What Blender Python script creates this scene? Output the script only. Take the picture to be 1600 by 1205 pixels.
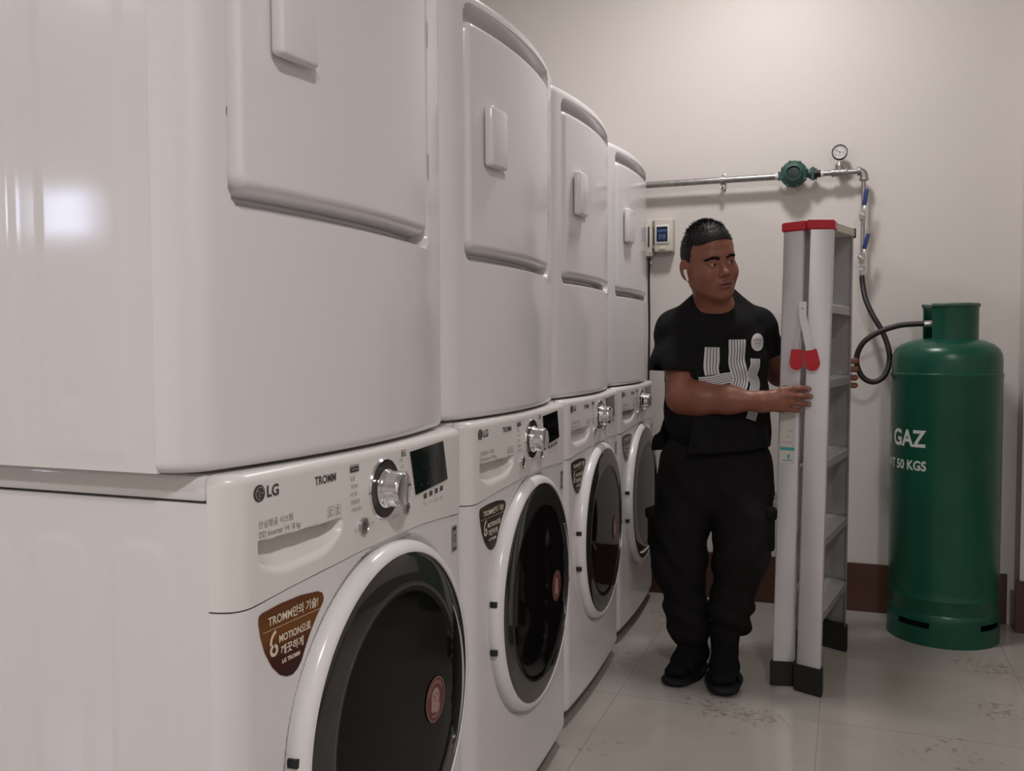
import bpy, bmesh, math, random
import numpy as np
from math import sin, cos, pi, radians, sqrt
from mathutils import Vector, Matrix
from mathutils.bvhtree import BVHTree
random.seed(7); np.random.seed(7)
S = bpy.context.scene
COL = S.collection
for o in list(bpy.data.objects): bpy.data.objects.remove(o)

# ---------------------------------------------------------------- camera
cd = bpy.data.cameras.new('camera'); cam = bpy.data.objects.new('camera', cd); COL.objects.link(cam)
cd.sensor_width = 36; cd.lens = 1419.2 * 36 / 1600; cd.clip_start = .02
yaw, pitch, roll = .35427, .045714, -.004225
fw = Vector((-sin(yaw)*cos(pitch), cos(yaw)*cos(pitch), -sin(pitch))); rt0 = Vector((cos(yaw), sin(yaw), 0)); up0 = rt0.cross(fw)
rt = cos(roll)*rt0 + sin(roll)*up0; up = -sin(roll)*rt0 + cos(roll)*up0
m = Matrix((rt, up, -fw)).transposed().to_4x4(); m.translation = (.66437, 0, .99782)
cam.matrix_world = m
S.camera = cam
# ---------------------------------------------------------------- world, lights, exposure
w = bpy.data.worlds.new('sky'); S.world = w; w.use_nodes = True
bg = w.node_tree.nodes['Background']; bg.inputs[0].default_value = (.70, .76, 1, 1); bg.inputs[1].default_value = 18
S.view_settings.view_transform = 'Standard'; S.view_settings.look = 'None'
S.view_settings.exposure = -0.05; S.view_settings.gamma = 1; S.view_settings.use_curve_mapping = False
CEIL = 2.75
LAMPS = [(.35, 2.70, 17.5), (1.35, -.55, 40), (-2.4, -1.3, 68)]     # x, y, watts of the ceiling lamps; last one added as daylight from behind left
for lx, ly, lw in LAMPS:
    ld = bpy.data.lights.new('ceiling_lamp_light', 'AREA'); ld.shape = 'DISK'; ld.size = .26; ld.energy = lw; ld.color = (1, .958, .955)
    lo = bpy.data.objects.new('ceiling_lamp_light', ld); COL.objects.link(lo); lo.location = (lx, ly, CEIL-.085)

# ---------------------------------------------------------------- materials
def mat(name, col, rough=.5, metal=0, spec=.5, coat=0, noise=None, bump=None, emit=None, trans=0):
    mt = bpy.data.materials.new(name); mt.use_nodes = True; nt = mt.node_tree; b = nt.nodes['Principled BSDF']
    b.inputs['Base Color'].default_value = (*col, 1); b.inputs['Roughness'].default_value = rough
    b.inputs['Metallic'].default_value = metal; b.inputs['Specular IOR Level'].default_value = spec
    b.inputs['Coat Weight'].default_value = coat; b.inputs['Coat Roughness'].default_value = .06
    if trans: b.inputs['Transmission Weight'].default_value = trans
    if emit: b.inputs['Emission Color'].default_value = (*emit[0], 1); b.inputs['Emission Strength'].default_value = emit[1]
    tc = nt.nodes.new('ShaderNodeTexCoord')
    if noise:
        sc, col2, lo, hi = noise
        n = nt.nodes.new('ShaderNodeTexNoise'); n.inputs['Scale'].default_value = sc; n.inputs['Detail'].default_value = 6
        nt.links.new(tc.outputs['Object'], n.inputs['Vector'])
        r = nt.nodes.new('ShaderNodeMapRange'); r.inputs[1].default_value = lo; r.inputs[2].default_value = hi
        nt.links.new(n.outputs['Fac'], r.inputs[0])
        mx = nt.nodes.new('ShaderNodeMix'); mx.data_type = 'RGBA'; mx.inputs[6].default_value = (*col, 1); mx.inputs[7].default_value = (*col2, 1)
        nt.links.new(r.outputs[0], mx.inputs[0]); nt.links.new(mx.outputs[2], b.inputs['Base Color'])
    if bump:
        sc, st = bump
        n2 = nt.nodes.new('ShaderNodeTexNoise'); n2.inputs['Scale'].default_value = sc; n2.inputs['Detail'].default_value = 4
        nt.links.new(tc.outputs['Object'], n2.inputs['Vector'])
        bp = nt.nodes.new('ShaderNodeBump'); bp.inputs['Strength'].default_value = st; bp.inputs['Distance'].default_value = .002
        nt.links.new(n2.outputs['Fac'], bp.inputs['Height']); nt.links.new(bp.outputs[0], b.inputs['Normal'])
    return mt
M = {}
M['enamel'] = mat('white_enamel', (.73, .71, .72), .16, spec=.5, bump=(9, .02))
M['enamel2'] = mat('white_side_enamel', (.71, .69, .69), .10, bump=(5, .012))
M['fascia'] = mat('ivory_plastic', (.735, .708, .690), .3)
M['bezel'] = mat('white_bezel_plastic', (.78, .77, .77), .22)
M['gap'] = mat('dark_gap', (.03, .03, .03), .6)
M['smoke'] = mat('smoked_glass', (.028, .028, .026), .05, spec=.7)
M['dark_glass'] = mat('dark_inner_glass', (.006, .005, .005), .05, spec=.12)
M['handle_black'] = mat('black_recess_plastic', (.008, .008, .008), .3)
M['chrome'] = mat('chrome', (.75, .75, .76), .12, 1)
M['satin'] = mat('satin_chrome', (.55, .54, .54), .3, 1)
M['dial_ring'] = mat('dark_dial_ring', (.035, .03, .03), .2)
M['screen'] = mat('black_display', (.006, .006, .007), .08)
M['print'] = mat('dark_print', (.05, .048, .045), .5)
M['print_grey'] = mat('grey_print', (.22, .21, .2), .5)
M['print_faint'] = mat('faint_print', (.42, .38, .36), .5)
M['stk_text'] = mat('pale_sticker_text', (.72, .62, .5), .4)
M['stk_red'] = mat('red_round_sticker', (.13, .024, .022), .4)
M['stk_pale'] = mat('pale_pink_print', (.36, .23, .20), .4)
M['energy'] = mat('grey_label', (.28, .27, .28), .4)
M['rubber'] = mat('black_rubber', (.012, .012, .012), .7)
M['pipe'] = mat('galvanised_steel', (.42, .41, .40), .38, .9, noise=(40, (.3, .29, .28), .4, .7))
M['tape'] = mat('white_thread_tape', (.7, .68, .65), .6)
M['reg_green'] = mat('green_hammered_paint', (.045, .105, .088), .4, .2, bump=(260, .5))
M['reg_dark'] = mat('dark_green_recess', (.015, .035, .033), .4)
M['blk'] = mat('black_plastic', (.015, .015, .016), .4)
M['blue'] = mat('blue_vinyl_grip', (.015, .04, .17), .45)
M['steel'] = mat('stainless_steel', (.6, .59, .57), .28, 1)
M['hose'] = mat('black_hose_rubber', (.016, .012, .011), .5)
M['cyl'] = mat('green_cylinder_paint', (.007, .088, .054), .30, spec=.45, noise=(5, (.006, .070, .044), .4, .65), bump=(60, .12))
M['cyl_rim'] = mat('worn_green_rim', (.12, .15, .12), .5, noise=(30, (.03, .12, .08), .35, .6))
M['cyl_text'] = mat('white_stencil_paint', (.62, .66, .62), .6, noise=(220, (.25, .36, .30), .55, .66))
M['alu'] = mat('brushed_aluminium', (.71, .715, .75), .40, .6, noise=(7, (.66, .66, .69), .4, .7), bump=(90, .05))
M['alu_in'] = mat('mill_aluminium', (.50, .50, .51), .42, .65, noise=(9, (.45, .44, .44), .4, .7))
M['red'] = mat('red_plastic', (.50, .012, .028), .35)
M['cream'] = mat('cream_plastic', (.6, .57, .47), .45)
M['label_white'] = mat('white_paper_label', (.60, .58, .54), .5)
M['label_teal'] = mat('teal_label_print', (.07, .35, .38), .5)
M['box_beige'] = mat('beige_box_plastic', (.62, .58, .50), .45)
M['box_dark'] = mat('dark_blue_window', (.012, .02, .045), .12)
M['box_blue'] = mat('blue_breaker', (.06, .10, .22), .3)
M['outlet'] = mat('cream_outlet_plastic', (.60, .56, .46), .4)
M['lamp'] = mat('lamp_diffuser', (.9, .9, .9), .4, emit=((1, .955, .9), 6))
M['lamp_base'] = mat('lamp_base_white', (.7, .7, .7), .4)

def wall_mat():
    return mat('cream_wall_paint', (.69, .645, .61), .5, spec=.4, noise=(1.6, (.67, .63, .595), .35, .7), bump=(7, .12))
def floor_mat():
    mt = bpy.data.materials.new('polished_floor_tile'); mt.use_nodes = True; nt = mt.node_tree; N = nt.nodes; L = nt.links; b = N['Principled BSDF']
    tc = N.new('ShaderNodeTexCoord'); mp = N.new('ShaderNodeMapping'); mp.inputs['Location'].default_value = (-.06, -.315, 0)
    L.new(tc.outputs['Object'], mp.inputs[0])
    br = N.new('ShaderNodeTexBrick'); br.offset = 0; br.inputs['Scale'].default_value = 1; br.inputs['Brick Width'].default_value = .543; br.inputs['Row Height'].default_value = .543
    br.inputs['Mortar Size'].default_value = .0011; br.inputs['Color1'].default_value = (.40, .37, .335, 1); br.inputs['Color2'].default_value = (.385, .36, .325, 1); br.inputs['Mortar'].default_value = (.23, .21, .19, 1)
    L.new(mp.outputs[0], br.inputs['Vector'])
    n = N.new('ShaderNodeTexNoise'); n.inputs['Scale'].default_value = 3.5; n.inputs['Detail'].default_value = 8; L.new(tc.outputs['Object'], n.inputs['Vector'])
    r = N.new('ShaderNodeMapRange'); r.inputs[1].default_value = .45; r.inputs[2].default_value = .75; r.inputs[4].default_value = .55; L.new(n.outputs[0], r.inputs[0])
    mx = N.new('ShaderNodeMix'); mx.data_type = 'RGBA'; mx.inputs[7].default_value = (.285, .265, .23, 1); L.new(r.outputs[0], mx.inputs[0]); L.new(br.outputs['Color'], mx.inputs[6])
    # small brown scuffs of dirt
    n3 = N.new('ShaderNodeTexNoise'); n3.inputs['Scale'].default_value = 46; n3.inputs['Detail'].default_value = 5; n3.inputs['Roughness'].default_value = .7; L.new(tc.outputs['Object'], n3.inputs['Vector'])
    n4 = N.new('ShaderNodeTexNoise'); n4.inputs['Scale'].default_value = 2.6; L.new(mp.outputs[0], n4.inputs['Vector'])
    ad = N.new('ShaderNodeMath'); ad.operation = 'MULTIPLY'; L.new(n3.outputs[0], ad.inputs[0]); L.new(n4.outputs[0], ad.inputs[1])
    r2 = N.new('ShaderNodeMapRange'); r2.inputs[1].default_value = .335; r2.inputs[2].default_value = .38; r2.inputs[4].default_value = .5; L.new(ad.outputs[0], r2.inputs[0])
    mx2 = N.new('ShaderNodeMix'); mx2.data_type = 'RGBA'; mx2.inputs[7].default_value = (.13, .10, .07, 1); L.new(r2.outputs[0], mx2.inputs[0]); L.new(mx.outputs[2], mx2.inputs[6])
    L.new(mx2.outputs[2], b.inputs['Base Color'])
    r3 = N.new('ShaderNodeMapRange'); r3.inputs[3].default_value = .06; r3.inputs[4].default_value = .24; L.new(n.outputs[0], r3.inputs[0]); L.new(r3.outputs[0], b.inputs['Roughness'])
    return mt

# ---------------------------------------------------------------- helpers
def link_mesh(name, V, F, m=None, parent=None, smooth=True, ang=35):
    me = bpy.data.meshes.new(name); me.from_pydata([tuple(v) for v in V], [], [tuple(f) for f in F]); me.update()
    o = bpy.data.objects.new(name, me); COL.objects.link(o)
    if m is not None: me.materials.append(m)
    if parent is not None: o.parent = parent
    fin(me, smooth, ang); return o
def fin(me, smooth=True, ang=35):
    bm = bmesh.new(); bm.from_mesh(me); bmesh.ops.recalc_face_normals(bm, faces=bm.faces)
    if smooth:
        a = radians(ang)
        for f in bm.faces: f.smooth = True
        for e in bm.edges:
            if len(e.link_faces) == 2 and e.calc_face_angle(0) > a: e.smooth = False
    bm.to_mesh(me); bm.free()
def from_bm(name, bm, m=None, parent=None, smooth=True, ang=35):
    me = bpy.data.meshes.new(name); bm.to_mesh(me); bm.free()
    o = bpy.data.objects.new(name, me); COL.objects.link(o)
    if m is not None: me.materials.append(m)
    if parent is not None: o.parent = parent
    fin(me, smooth, ang); return o
def add_box(bm, c, s, bev=0, seg=2, rot=None):
    r = bmesh.ops.create_cube(bm, size=1); vs = r['verts']
    for v in vs: v.co = Vector((v.co.x*s[0], v.co.y*s[1], v.co.z*s[2]))
    if bev:
        es = list({e for v in vs for e in v.link_edges})
        g = bmesh.ops.bevel(bm, geom=es, offset=bev, segments=seg, affect='EDGES', profile=.5)
        vs = list({v for f in g['faces'] for v in f.verts} | {v for v in vs if v.is_valid})
    for v in vs:
        co = v.co.copy()
        if rot is not None: co = rot @ co
        v.co = co + Vector(c)
    return vs
def box(name, c, s, m, parent=None, bev=0, rot=None, seg=2):
    bm = bmesh.new(); add_box(bm, c, s, bev, seg, rot); return from_bm(name, bm, m, parent)
def lathe_bm(bm, prof, n=32, M4=Matrix(), a0=0, a1=2*pi):
    """prof: (r, h) pairs around local Z"""
    full = abs(a1-a0-2*pi) < 1e-6; cnt = n if full else n+1; rings = []
    for r, h in prof:
        if r < 1e-6 and full: rings.append([bm.verts.new(M4 @ Vector((0, 0, h)))])
        else: rings.append([bm.verts.new(M4 @ Vector((r*cos(a0+(a1-a0)*i/n), r*sin(a0+(a1-a0)*i/n), h))) for i in range(cnt)])
    for A, B in zip(rings, rings[1:]):
        for i in range(n):
            j = (i+1) % cnt
            if len(A) == 1 and len(B) == 1: continue
            if len(A) == 1: bm.faces.new((A[0], B[j], B[i]))
            elif len(B) == 1: bm.faces.new((A[i], A[j], B[0]))
            else: bm.faces.new((A[i], A[j], B[j], B[i]))
    return rings
def lathe(name, prof, m, parent=None, n=32, M4=Matrix(), ang=30):
    bm = bmesh.new(); lathe_bm(bm, prof, n, M4); return from_bm(name, bm, m, parent, ang=ang)
def axis_mat(p, d):
    return Matrix.Translation(p) @ Vector(d).normalized().to_track_quat('Z', 'Y').to_matrix().to_4x4()
def catmull(P, n=8):
    P = [Vector(p) for p in P]; P = [2*P[0]-P[1]] + P + [2*P[-1]-P[-2]]; out = []
    for i in range(1, len(P)-2):
        for k in range(n):
            t = k/n; a, b, c, d = P[i-1:i+3]
            out.append(.5*((2*b)+(-a+c)*t+(2*a-5*b+4*c-d)*t*t+(-a+3*b-3*c+d)*t**3))
    out.append(P[-2]); return out
def tube_bm(bm, pts, rad, n=10, cap=True):
    pts = [Vector(p) for p in pts]; rad = rad if hasattr(rad, '__len__') else [rad]*len(pts); rings = []; prev = None
    for i, p in enumerate(pts):
        d = (pts[min(i+1, len(pts)-1)] - pts[max(i-1, 0)]).normalized()
        u = Vector((0, 0, 1)) if prev is None else prev
        if abs(u.dot(d)) > .95 and prev is None: u = Vector((1, 0, 0))
        u = (u - d*u.dot(d)).normalized(); prev = u; v = d.cross(u)
        rings.append([bm.verts.new(p + rad[i]*(cos(2*pi*k/n)*u + sin(2*pi*k/n)*v)) for k in range(n)])
    for A, B in zip(rings, rings[1:]):
        for k in range(n): bm.faces.new((A[k], A[(k+1) % n], B[(k+1) % n], B[k]))
    if cap: bm.faces.new(rings[0][::-1]); bm.faces.new(rings[-1])
def tube(name, pts, rad, m, parent=None, n=10):
    bm = bmesh.new(); tube_bm(bm, pts, rad, n); return from_bm(name, bm, m, parent)
def poly_prism(bm, pts, thick, M4=Matrix()):
    """pts: 2D polygon in local XY, extruded to local z=thick"""
    a = [bm.verts.new(M4 @ Vector((x, y, 0))) for x, y in pts]; b = [bm.verts.new(M4 @ Vector((x, y, thick))) for x, y in pts]
    bm.faces.new(a[::-1]); bm.faces.new(b)
    for i in range(len(pts)): j = (i+1) % len(pts); bm.faces.new((a[i], a[j], b[j], b[i]))
def empty(name, loc=(0, 0, 0), rz=0):
    o = bpy.data.objects.new(name, None); COL.objects.link(o); o.location = loc; o.rotation_euler = (0, 0, rz); o.empty_display_size = .1; return o
def tag(o, label=None, cat=None, group=None, kind=None):
    if label: o['label'] = label
    if cat: o['category'] = cat
    if group: o['group'] = group
    if kind: o['kind'] = kind
    return o
def copy_tree(o, parent=None):
    c = o.copy(); COL.objects.link(c)
    if parent is not None: c.parent = parent
    for ch in list(o.children): copy_tree(ch, c)
    return c
def text_geo(body, size, bold=0, align='LEFT'):
    """text as a list of (verts2d, faces)"""
    cu = bpy.data.curves.new('txt', 'FONT'); cu.body = body; cu.size = size; cu.offset = bold; cu.align_x = align; cu.resolution_u = 3
    to = bpy.data.objects.new('txt', cu); COL.objects.link(to); bpy.context.view_layer.update()
    me = bpy.data.meshes.new_from_object(to.evaluated_get(bpy.context.evaluated_depsgraph_get()))
    V = [(v.co.x, v.co.y) for v in me.vertices]; F = [tuple(p.vertices) for p in me.polygons]
    bpy.data.objects.remove(to); bpy.data.curves.remove(cu); bpy.data.meshes.remove(me)
    return V, F
class Flat:
    """collects 2D shapes, then maps them onto a surface"""
    def __init__(s): s.V = []; s.F = []; s.mi = []
    def add(s, V, F, o=(0, 0), rot=0, mi=0, sx=1, sy=1, shear=0):
        b = len(s.V); c, q = cos(rot), sin(rot)
        for x, y in V:
            x = x*sx + y*shear; y *= sy; s.V.append((o[0]+x*c-y*q, o[1]+x*q+y*c))
        for f in F: s.F.append(tuple(i+b for i in f)); s.mi.append(mi)
    def text(s, body, size, o, bold=0, align='LEFT', mi=0, rot=0, sx=1, shear=0):
        V, F = text_geo(body, size, bold, align); s.add(V, F, o, rot, mi, sx, 1, shear)
    def poly(s, pts, o=(0, 0), mi=0, rot=0): s.add(pts, [tuple(range(len(pts)))], o, rot, mi)
    def rect(s, x0, y0, x1, y1, mi=0, n=1):
        for k in range(n):
            a = x0+(x1-x0)*k/n; b = x0+(x1-x0)*(k+1)/n; s.poly([(a, y0), (b, y0), (b, y1), (a, y1)], mi=mi)
    def disc(s, c, r, mi=0, n=24, ry=None):
        s.poly([(c[0]+r*cos(2*pi*k/n), c[1]+(ry or r)*sin(2*pi*k/n)) for k in range(n)], mi=mi)
    def ring(s, c, r0, r1, mi=0, n=28, a0=0, a1=2*pi):
        V = []; F = []
        for k in range(n+1):
            a = a0+(a1-a0)*k/n; V += [(r0*cos(a), r0*sin(a)), (r1*cos(a), r1*sin(a))]
        for k in range(n): F.append((2*k, 2*k+1, 2*k+3, 2*k+2))
        s.add(V, F, c, mi=mi)
    def build(s, name, fn, mats, parent=None):
        me = bpy.data.meshes.new(name); me.from_pydata([tuple(fn(x, y)) for x, y in s.V], [], s.F); me.update()
        for m_ in (mats if isinstance(mats, list) else [mats]): me.materials.append(m_)
        me.polygons.foreach_set('material_index', s.mi)
        o = bpy.data.objects.new(name, me); COL.objects.link(o)
        if parent is not None: o.parent = parent
        return o

# ---------------------------------------------------------------- the room
YB = 3.584
def struct(name, c, s, m_): return tag(box(name, c, s, m_), kind='structure')
WM = wall_mat()
struct('floor', (-1.35, .05, -.05), (7.9, 7.4, .1), floor_mat())
struct('ceiling', (-1.35, .05, CEIL+.05), (7.9, 7.4, .1), mat('white_ceiling_paint', (.72, .70, .67), .7))
struct('wall_back', (-1.35, YB+.05, CEIL/2), (7.7, .1, CEIL), WM)
struct('wall_right', (2.35, .15, CEIL/2), (.1, 6.86, CEIL), WM)
struct('wall_left', (-5.05, .15, CEIL/2), (.1, 6.86, CEIL), WM)
# wall behind the camera with one window opening
wx0, wx1, wz0, wz1 = -4.84, -4.24, 1.74, 2.10; yb = -3.2
bm = bmesh.new()
for c, s in (((-5.2+wx0)/2, wx0+5.2), ((wx1+2.5)/2, 2.5-wx1)): add_box(bm, (c, yb-.05, CEIL/2), (s, .1, CEIL))
add_box(bm, ((wx0+wx1)/2, yb-.05, wz0/2), (wx1-wx0, .1, wz0)); add_box(bm, ((wx0+wx1)/2, yb-.05, (wz1+CEIL)/2), (wx1-wx0, .1, CEIL-wz1))
tag(from_bm('wall_front', bm, WM, smooth=False), kind='structure')
bm = bmesh.new()
for c, s in ((((wx0+wx1)/2, yb-.05, wz0+.015), (wx1-wx0, .06, .03)), (((wx0+wx1)/2, yb-.05, wz1-.015), (wx1-wx0, .06, .03)), ((wx0+.015, yb-.05, (wz0+wz1)/2), (.03, .06, wz1-wz0)), ((wx1-.015, yb-.05, (wz0+wz1)/2), (.03, .06, wz1-wz0)), (((wx0+wx1)/2, yb-.05, (wz0+wz1)/2), (wx1-wx0, .05, .025))): add_box(bm, c, s)
tag(from_bm('window_1', bm, M['lamp_base'], smooth=False), kind='structure')
BB = mat('brown_baseboard_tile', (.085, .034, .021), .32, noise=(6, (.065, .026, .017), .35, .7))
bm = bmesh.new(); add_box(bm, (-1.9, YB-.006, .0895), (6.2, .012, .179)); 
tag(from_bm('baseboard_back', bm, BB, smooth=False), kind='structure')
# pilaster at the right end of the back wall, with its own baseboard
struct('wall_pilaster', (1.763, YB-.045, CEIL/2), (1.074, .09, CEIL), WM)
struct('baseboard_pilaster', (1.757, YB-.096, .0895), (1.086, .012, .179), BB)
struct('baseboard_right', (2.294, 0.1, .0895), (.012, 6.3, .179), BB)
# ---------------------------------------------------------------- appliance shells
def plan(y0, y1, xc, xe, r, xj, n=40):
    """plan outline of a bowed front seen from above: from the left side joint round to the right one"""
    yc = (y0+y1)/2; h = (y1-y0)/2; P = [(xj, y0)]
    def bow(y): t = (y-yc)/h; return xc-(xc-xe)*t*t
    for k in range(1, 9):
        a = k/8*pi/2; y = y0+r*(1-cos(a)); P.append((bow(y)-r*(1-sin(a)), y))
    for k in range(1, n): P.append((bow(y0+r+(y1-y0-2*r)*k/n), y0+r+(y1-y0-2*r)*k/n))
    for k in range(8, 0, -1):
        a = k/8*pi/2; y = y1-r*(1-cos(a)); P.append((bow(y)-r*(1-sin(a)), y))
    P.append((xj, y1)); return P
def interp_x(P):
    ys = [p[1] for p in P[1:-1]]; xs = [p[0] for p in P[1:-1]]
    return lambda y: float(np.interp(y, ys, xs))
def shell(name, P, zb, zt, rows, depth, m_, parent, rtop=0, rbot=0, ymesh=.004):
    """a closed bowed front: outline P swept from zb(y) to zt(y), pushed in by depth(y,z)"""
    pts = [P[0], P[0]]; pts = [P[0]]
    for a, b in zip(P, P[1:]):
        L = math.hypot(b[0]-a[0], b[1]-a[1]); k = max(1, int(L/ymesh))
        for i in range(1, k+1): pts.append((a[0]+(b[0]-a[0])*i/k, a[1]+(b[1]-a[1])*i/k))
    cx = P[0][0]; cy = (P[0][1]+P[-1][1])/2; V = []; n = len(pts)
    nx = []
    for i in range(n):
        a = pts[max(i-1, 0)]; b = pts[min(i+1, n-1)]; d = Vector((b[0]-a[0], b[1]-a[1])); d.normalize(); nx.append((d.y, -d.x))
    R = len(rows)
    for t in rows:
        for i, (x, y) in enumerate(pts):
            z0 = zb(y); z1 = zt(y); z = z0+(z1-z0)*t; o = 0
            if rtop and z > z1-rtop: q = (z-(z1-rtop))/rtop; o += rtop*(1-sqrt(max(0, 1-q*q)))
            if rbot and z < z0+rbot: q = ((z0+rbot)-z)/rbot; o += rbot*(1-sqrt(max(0, 1-q*q)))
            px = x-nx[i][0]*o; py = y-nx[i][1]*o
            if x > cx+.008: px -= depth(y, z)
            V.append((max(px, cx), py, z))
    F = []
    for r in range(R-1):
        for i in range(n-1): a = r*n+i; F.append((a, a+1, a+n+1, a+n))
    F.append(tuple(range(n))[::-1]); F.append(tuple(range((R-1)*n, R*n)))
    for r in range(R-1): F.append((r*n, (r+1)*n, (r+1)*n+n-1, r*n+n-1))
    return link_mesh(name, V, F, m_, parent, ang=28)
def lin(n): return [i/n for i in range(n+1)]
def rows_round(h, rt, rb, step):
    s = {0, 1}
    if rb: s |= {rb*(1-cos(k/6*pi/2))/h for k in range(7)}
    if rt: s |= {1-rt*(1-cos(k/6*pi/2))/h for k in range(7)}
    k = int(h/step); s |= {rb/h+(1-(rb+rt)/h)*i/k for i in range(k+1)}
    s = sorted(s); out = [s[0]]
    for v in s[1:]:
        if v-out[-1] > 1e-5: out.append(v)
    return out
def sst(a, b, x):
    t = min(1, max(0, (x-a)/(b-a))); return t*t*(3-2*t)
def rrect(x, y, x0, x1, y0, y1, r):
    dx = abs(x-(x0+x1)/2)-(x1-x0)/2+r; dy = abs(y-(y0+y1)/2)-(y1-y0)/2+r
    return math.hypot(max(dx, 0), max(dy, 0))+min(max(dx, dy), 0)-r
def side_shell(name, x0, x1, z0, z1, y0, y1, depth, m_, parent, st=.006):
    """cabinet box whose two sides carry pressed ribs"""
    nx = int((x1-x0)/st); nz = int((z1-z0)/st); V = []; F = []
    for sgn, yy in ((1, y0), (-1, y1)):
        b = len(V)
        for k in range(nz+1):
            z = z0+(z1-z0)*k/nz
            for i in range(nx+1):
                x = x0+(x1-x0)*i/nx; d = depth(x, z) if 0 < k < nz and 0 < i < nx else 0
                V.append((x, yy+sgn*d, z))
        for k in range(nz):
            for i in range(nx): a = b+k*(nx+1)+i; F.append((a, a+1, a+nx+2, a+nx+1))
    o = (nx+1)*(nz+1)
    rim = [i for i in range(nx+1)] + [k*(nx+1)+nx for k in range(1, nz+1)] + [nz*(nx+1)+i for i in range(nx-1, -1, -1)] + [k*(nx+1) for k in range(nz-1, 0, -1)]
    for a, b2 in zip(rim, rim[1:]+rim[:1]): F.append((a, b2, b2+o, a+o))
    return link_mesh(name, V, F, m_, parent, ang=40)

# ---------------------------------------------------------------- washer
WL, WR = .0, .632
WP = plan(WL, WR, .047, .035, .032, .004); wx = interp_x(WP)
DC = (.3452, .458); DR = .2525                                   # door centre and radius
def zpan(y):                                                     # lower edge line of the control panel
    return float(np.interp(y, [-.01, .012, .034, .065, .097, .162, .2525, .30, .362, .41, .45, .52, .59, .63], [.702, .7005, .7014, .7045, .7077, .7122, .7175, .7190, .7198, .7197, .719, .7145, .7087, .706]))
def wash_depth(y, z):
    d = math.hypot(y-DC[0], z-DC[1]); return .011*(1-sst(.2560, .2640, d))
def tray_depth(y, z):
    t = (y-.1275)/.084
    if abs(t) > 1.02: return 0
    zt = .7705-.002*(t+1)/2; zb = .7265+.024*max(0, abs(t)-.35)**2/.42+(.004*t)
    if z > zt+.003 or z < zb: return 0
    side = sst(1.0, .90, abs(t)) if t > 0 else sst(1.0, .93, abs(t))
    q = (z-zb)/(zt-zb); return .030*sst(0, 1.0, min(1, q))*side*sst(zt+.003, zt-.001, z)
def sec_arc(R, a0, a1, n): return [(R*cos(a0+(a1-a0)*k/n), R*sin(a0+(a1-a0)*k/n)) for k in range(n+1)]
XD = Matrix(((0, 0, 1, .0), (1, 0, 0, DC[0]), (0, 1, 0, DC[1]), (0, 0, 0, 1)))   # local z -> +x (out of the door)
def sticker_mat():
    mt = mat('brown_gradient_sticker', (.22, .080, .022), .32, .45); nt = mt.node_tree; b = nt.nodes['Principled BSDF']
    tc = nt.nodes.new('ShaderNodeTexCoord'); sp = nt.nodes.new('ShaderNodeSeparateXYZ'); nt.links.new(tc.outputs['Object'], sp.inputs[0])
    cr = nt.nodes.new('ShaderNodeValToRGB'); mr = nt.nodes.new('ShaderNodeMapRange'); mr.inputs[1].default_value = .60; mr.inputs[2].default_value = .695
    nt.links.new(sp.outputs[2], mr.inputs[0]); nt.links.new(mr.outputs[0], cr.inputs[0])
    e = cr.color_ramp.elements; e[0].color = (.045, .008, .006, 1); e[1].color = (.16, .055, .020, 1); q = e.new(.62); q.color = (.24, .090, .018, 1); q = e.new(.3); q.color = (.07, .014, .009, 1)
    nt.links.new(cr.outputs[0], b.inputs['Base Color']); return mt
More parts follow.
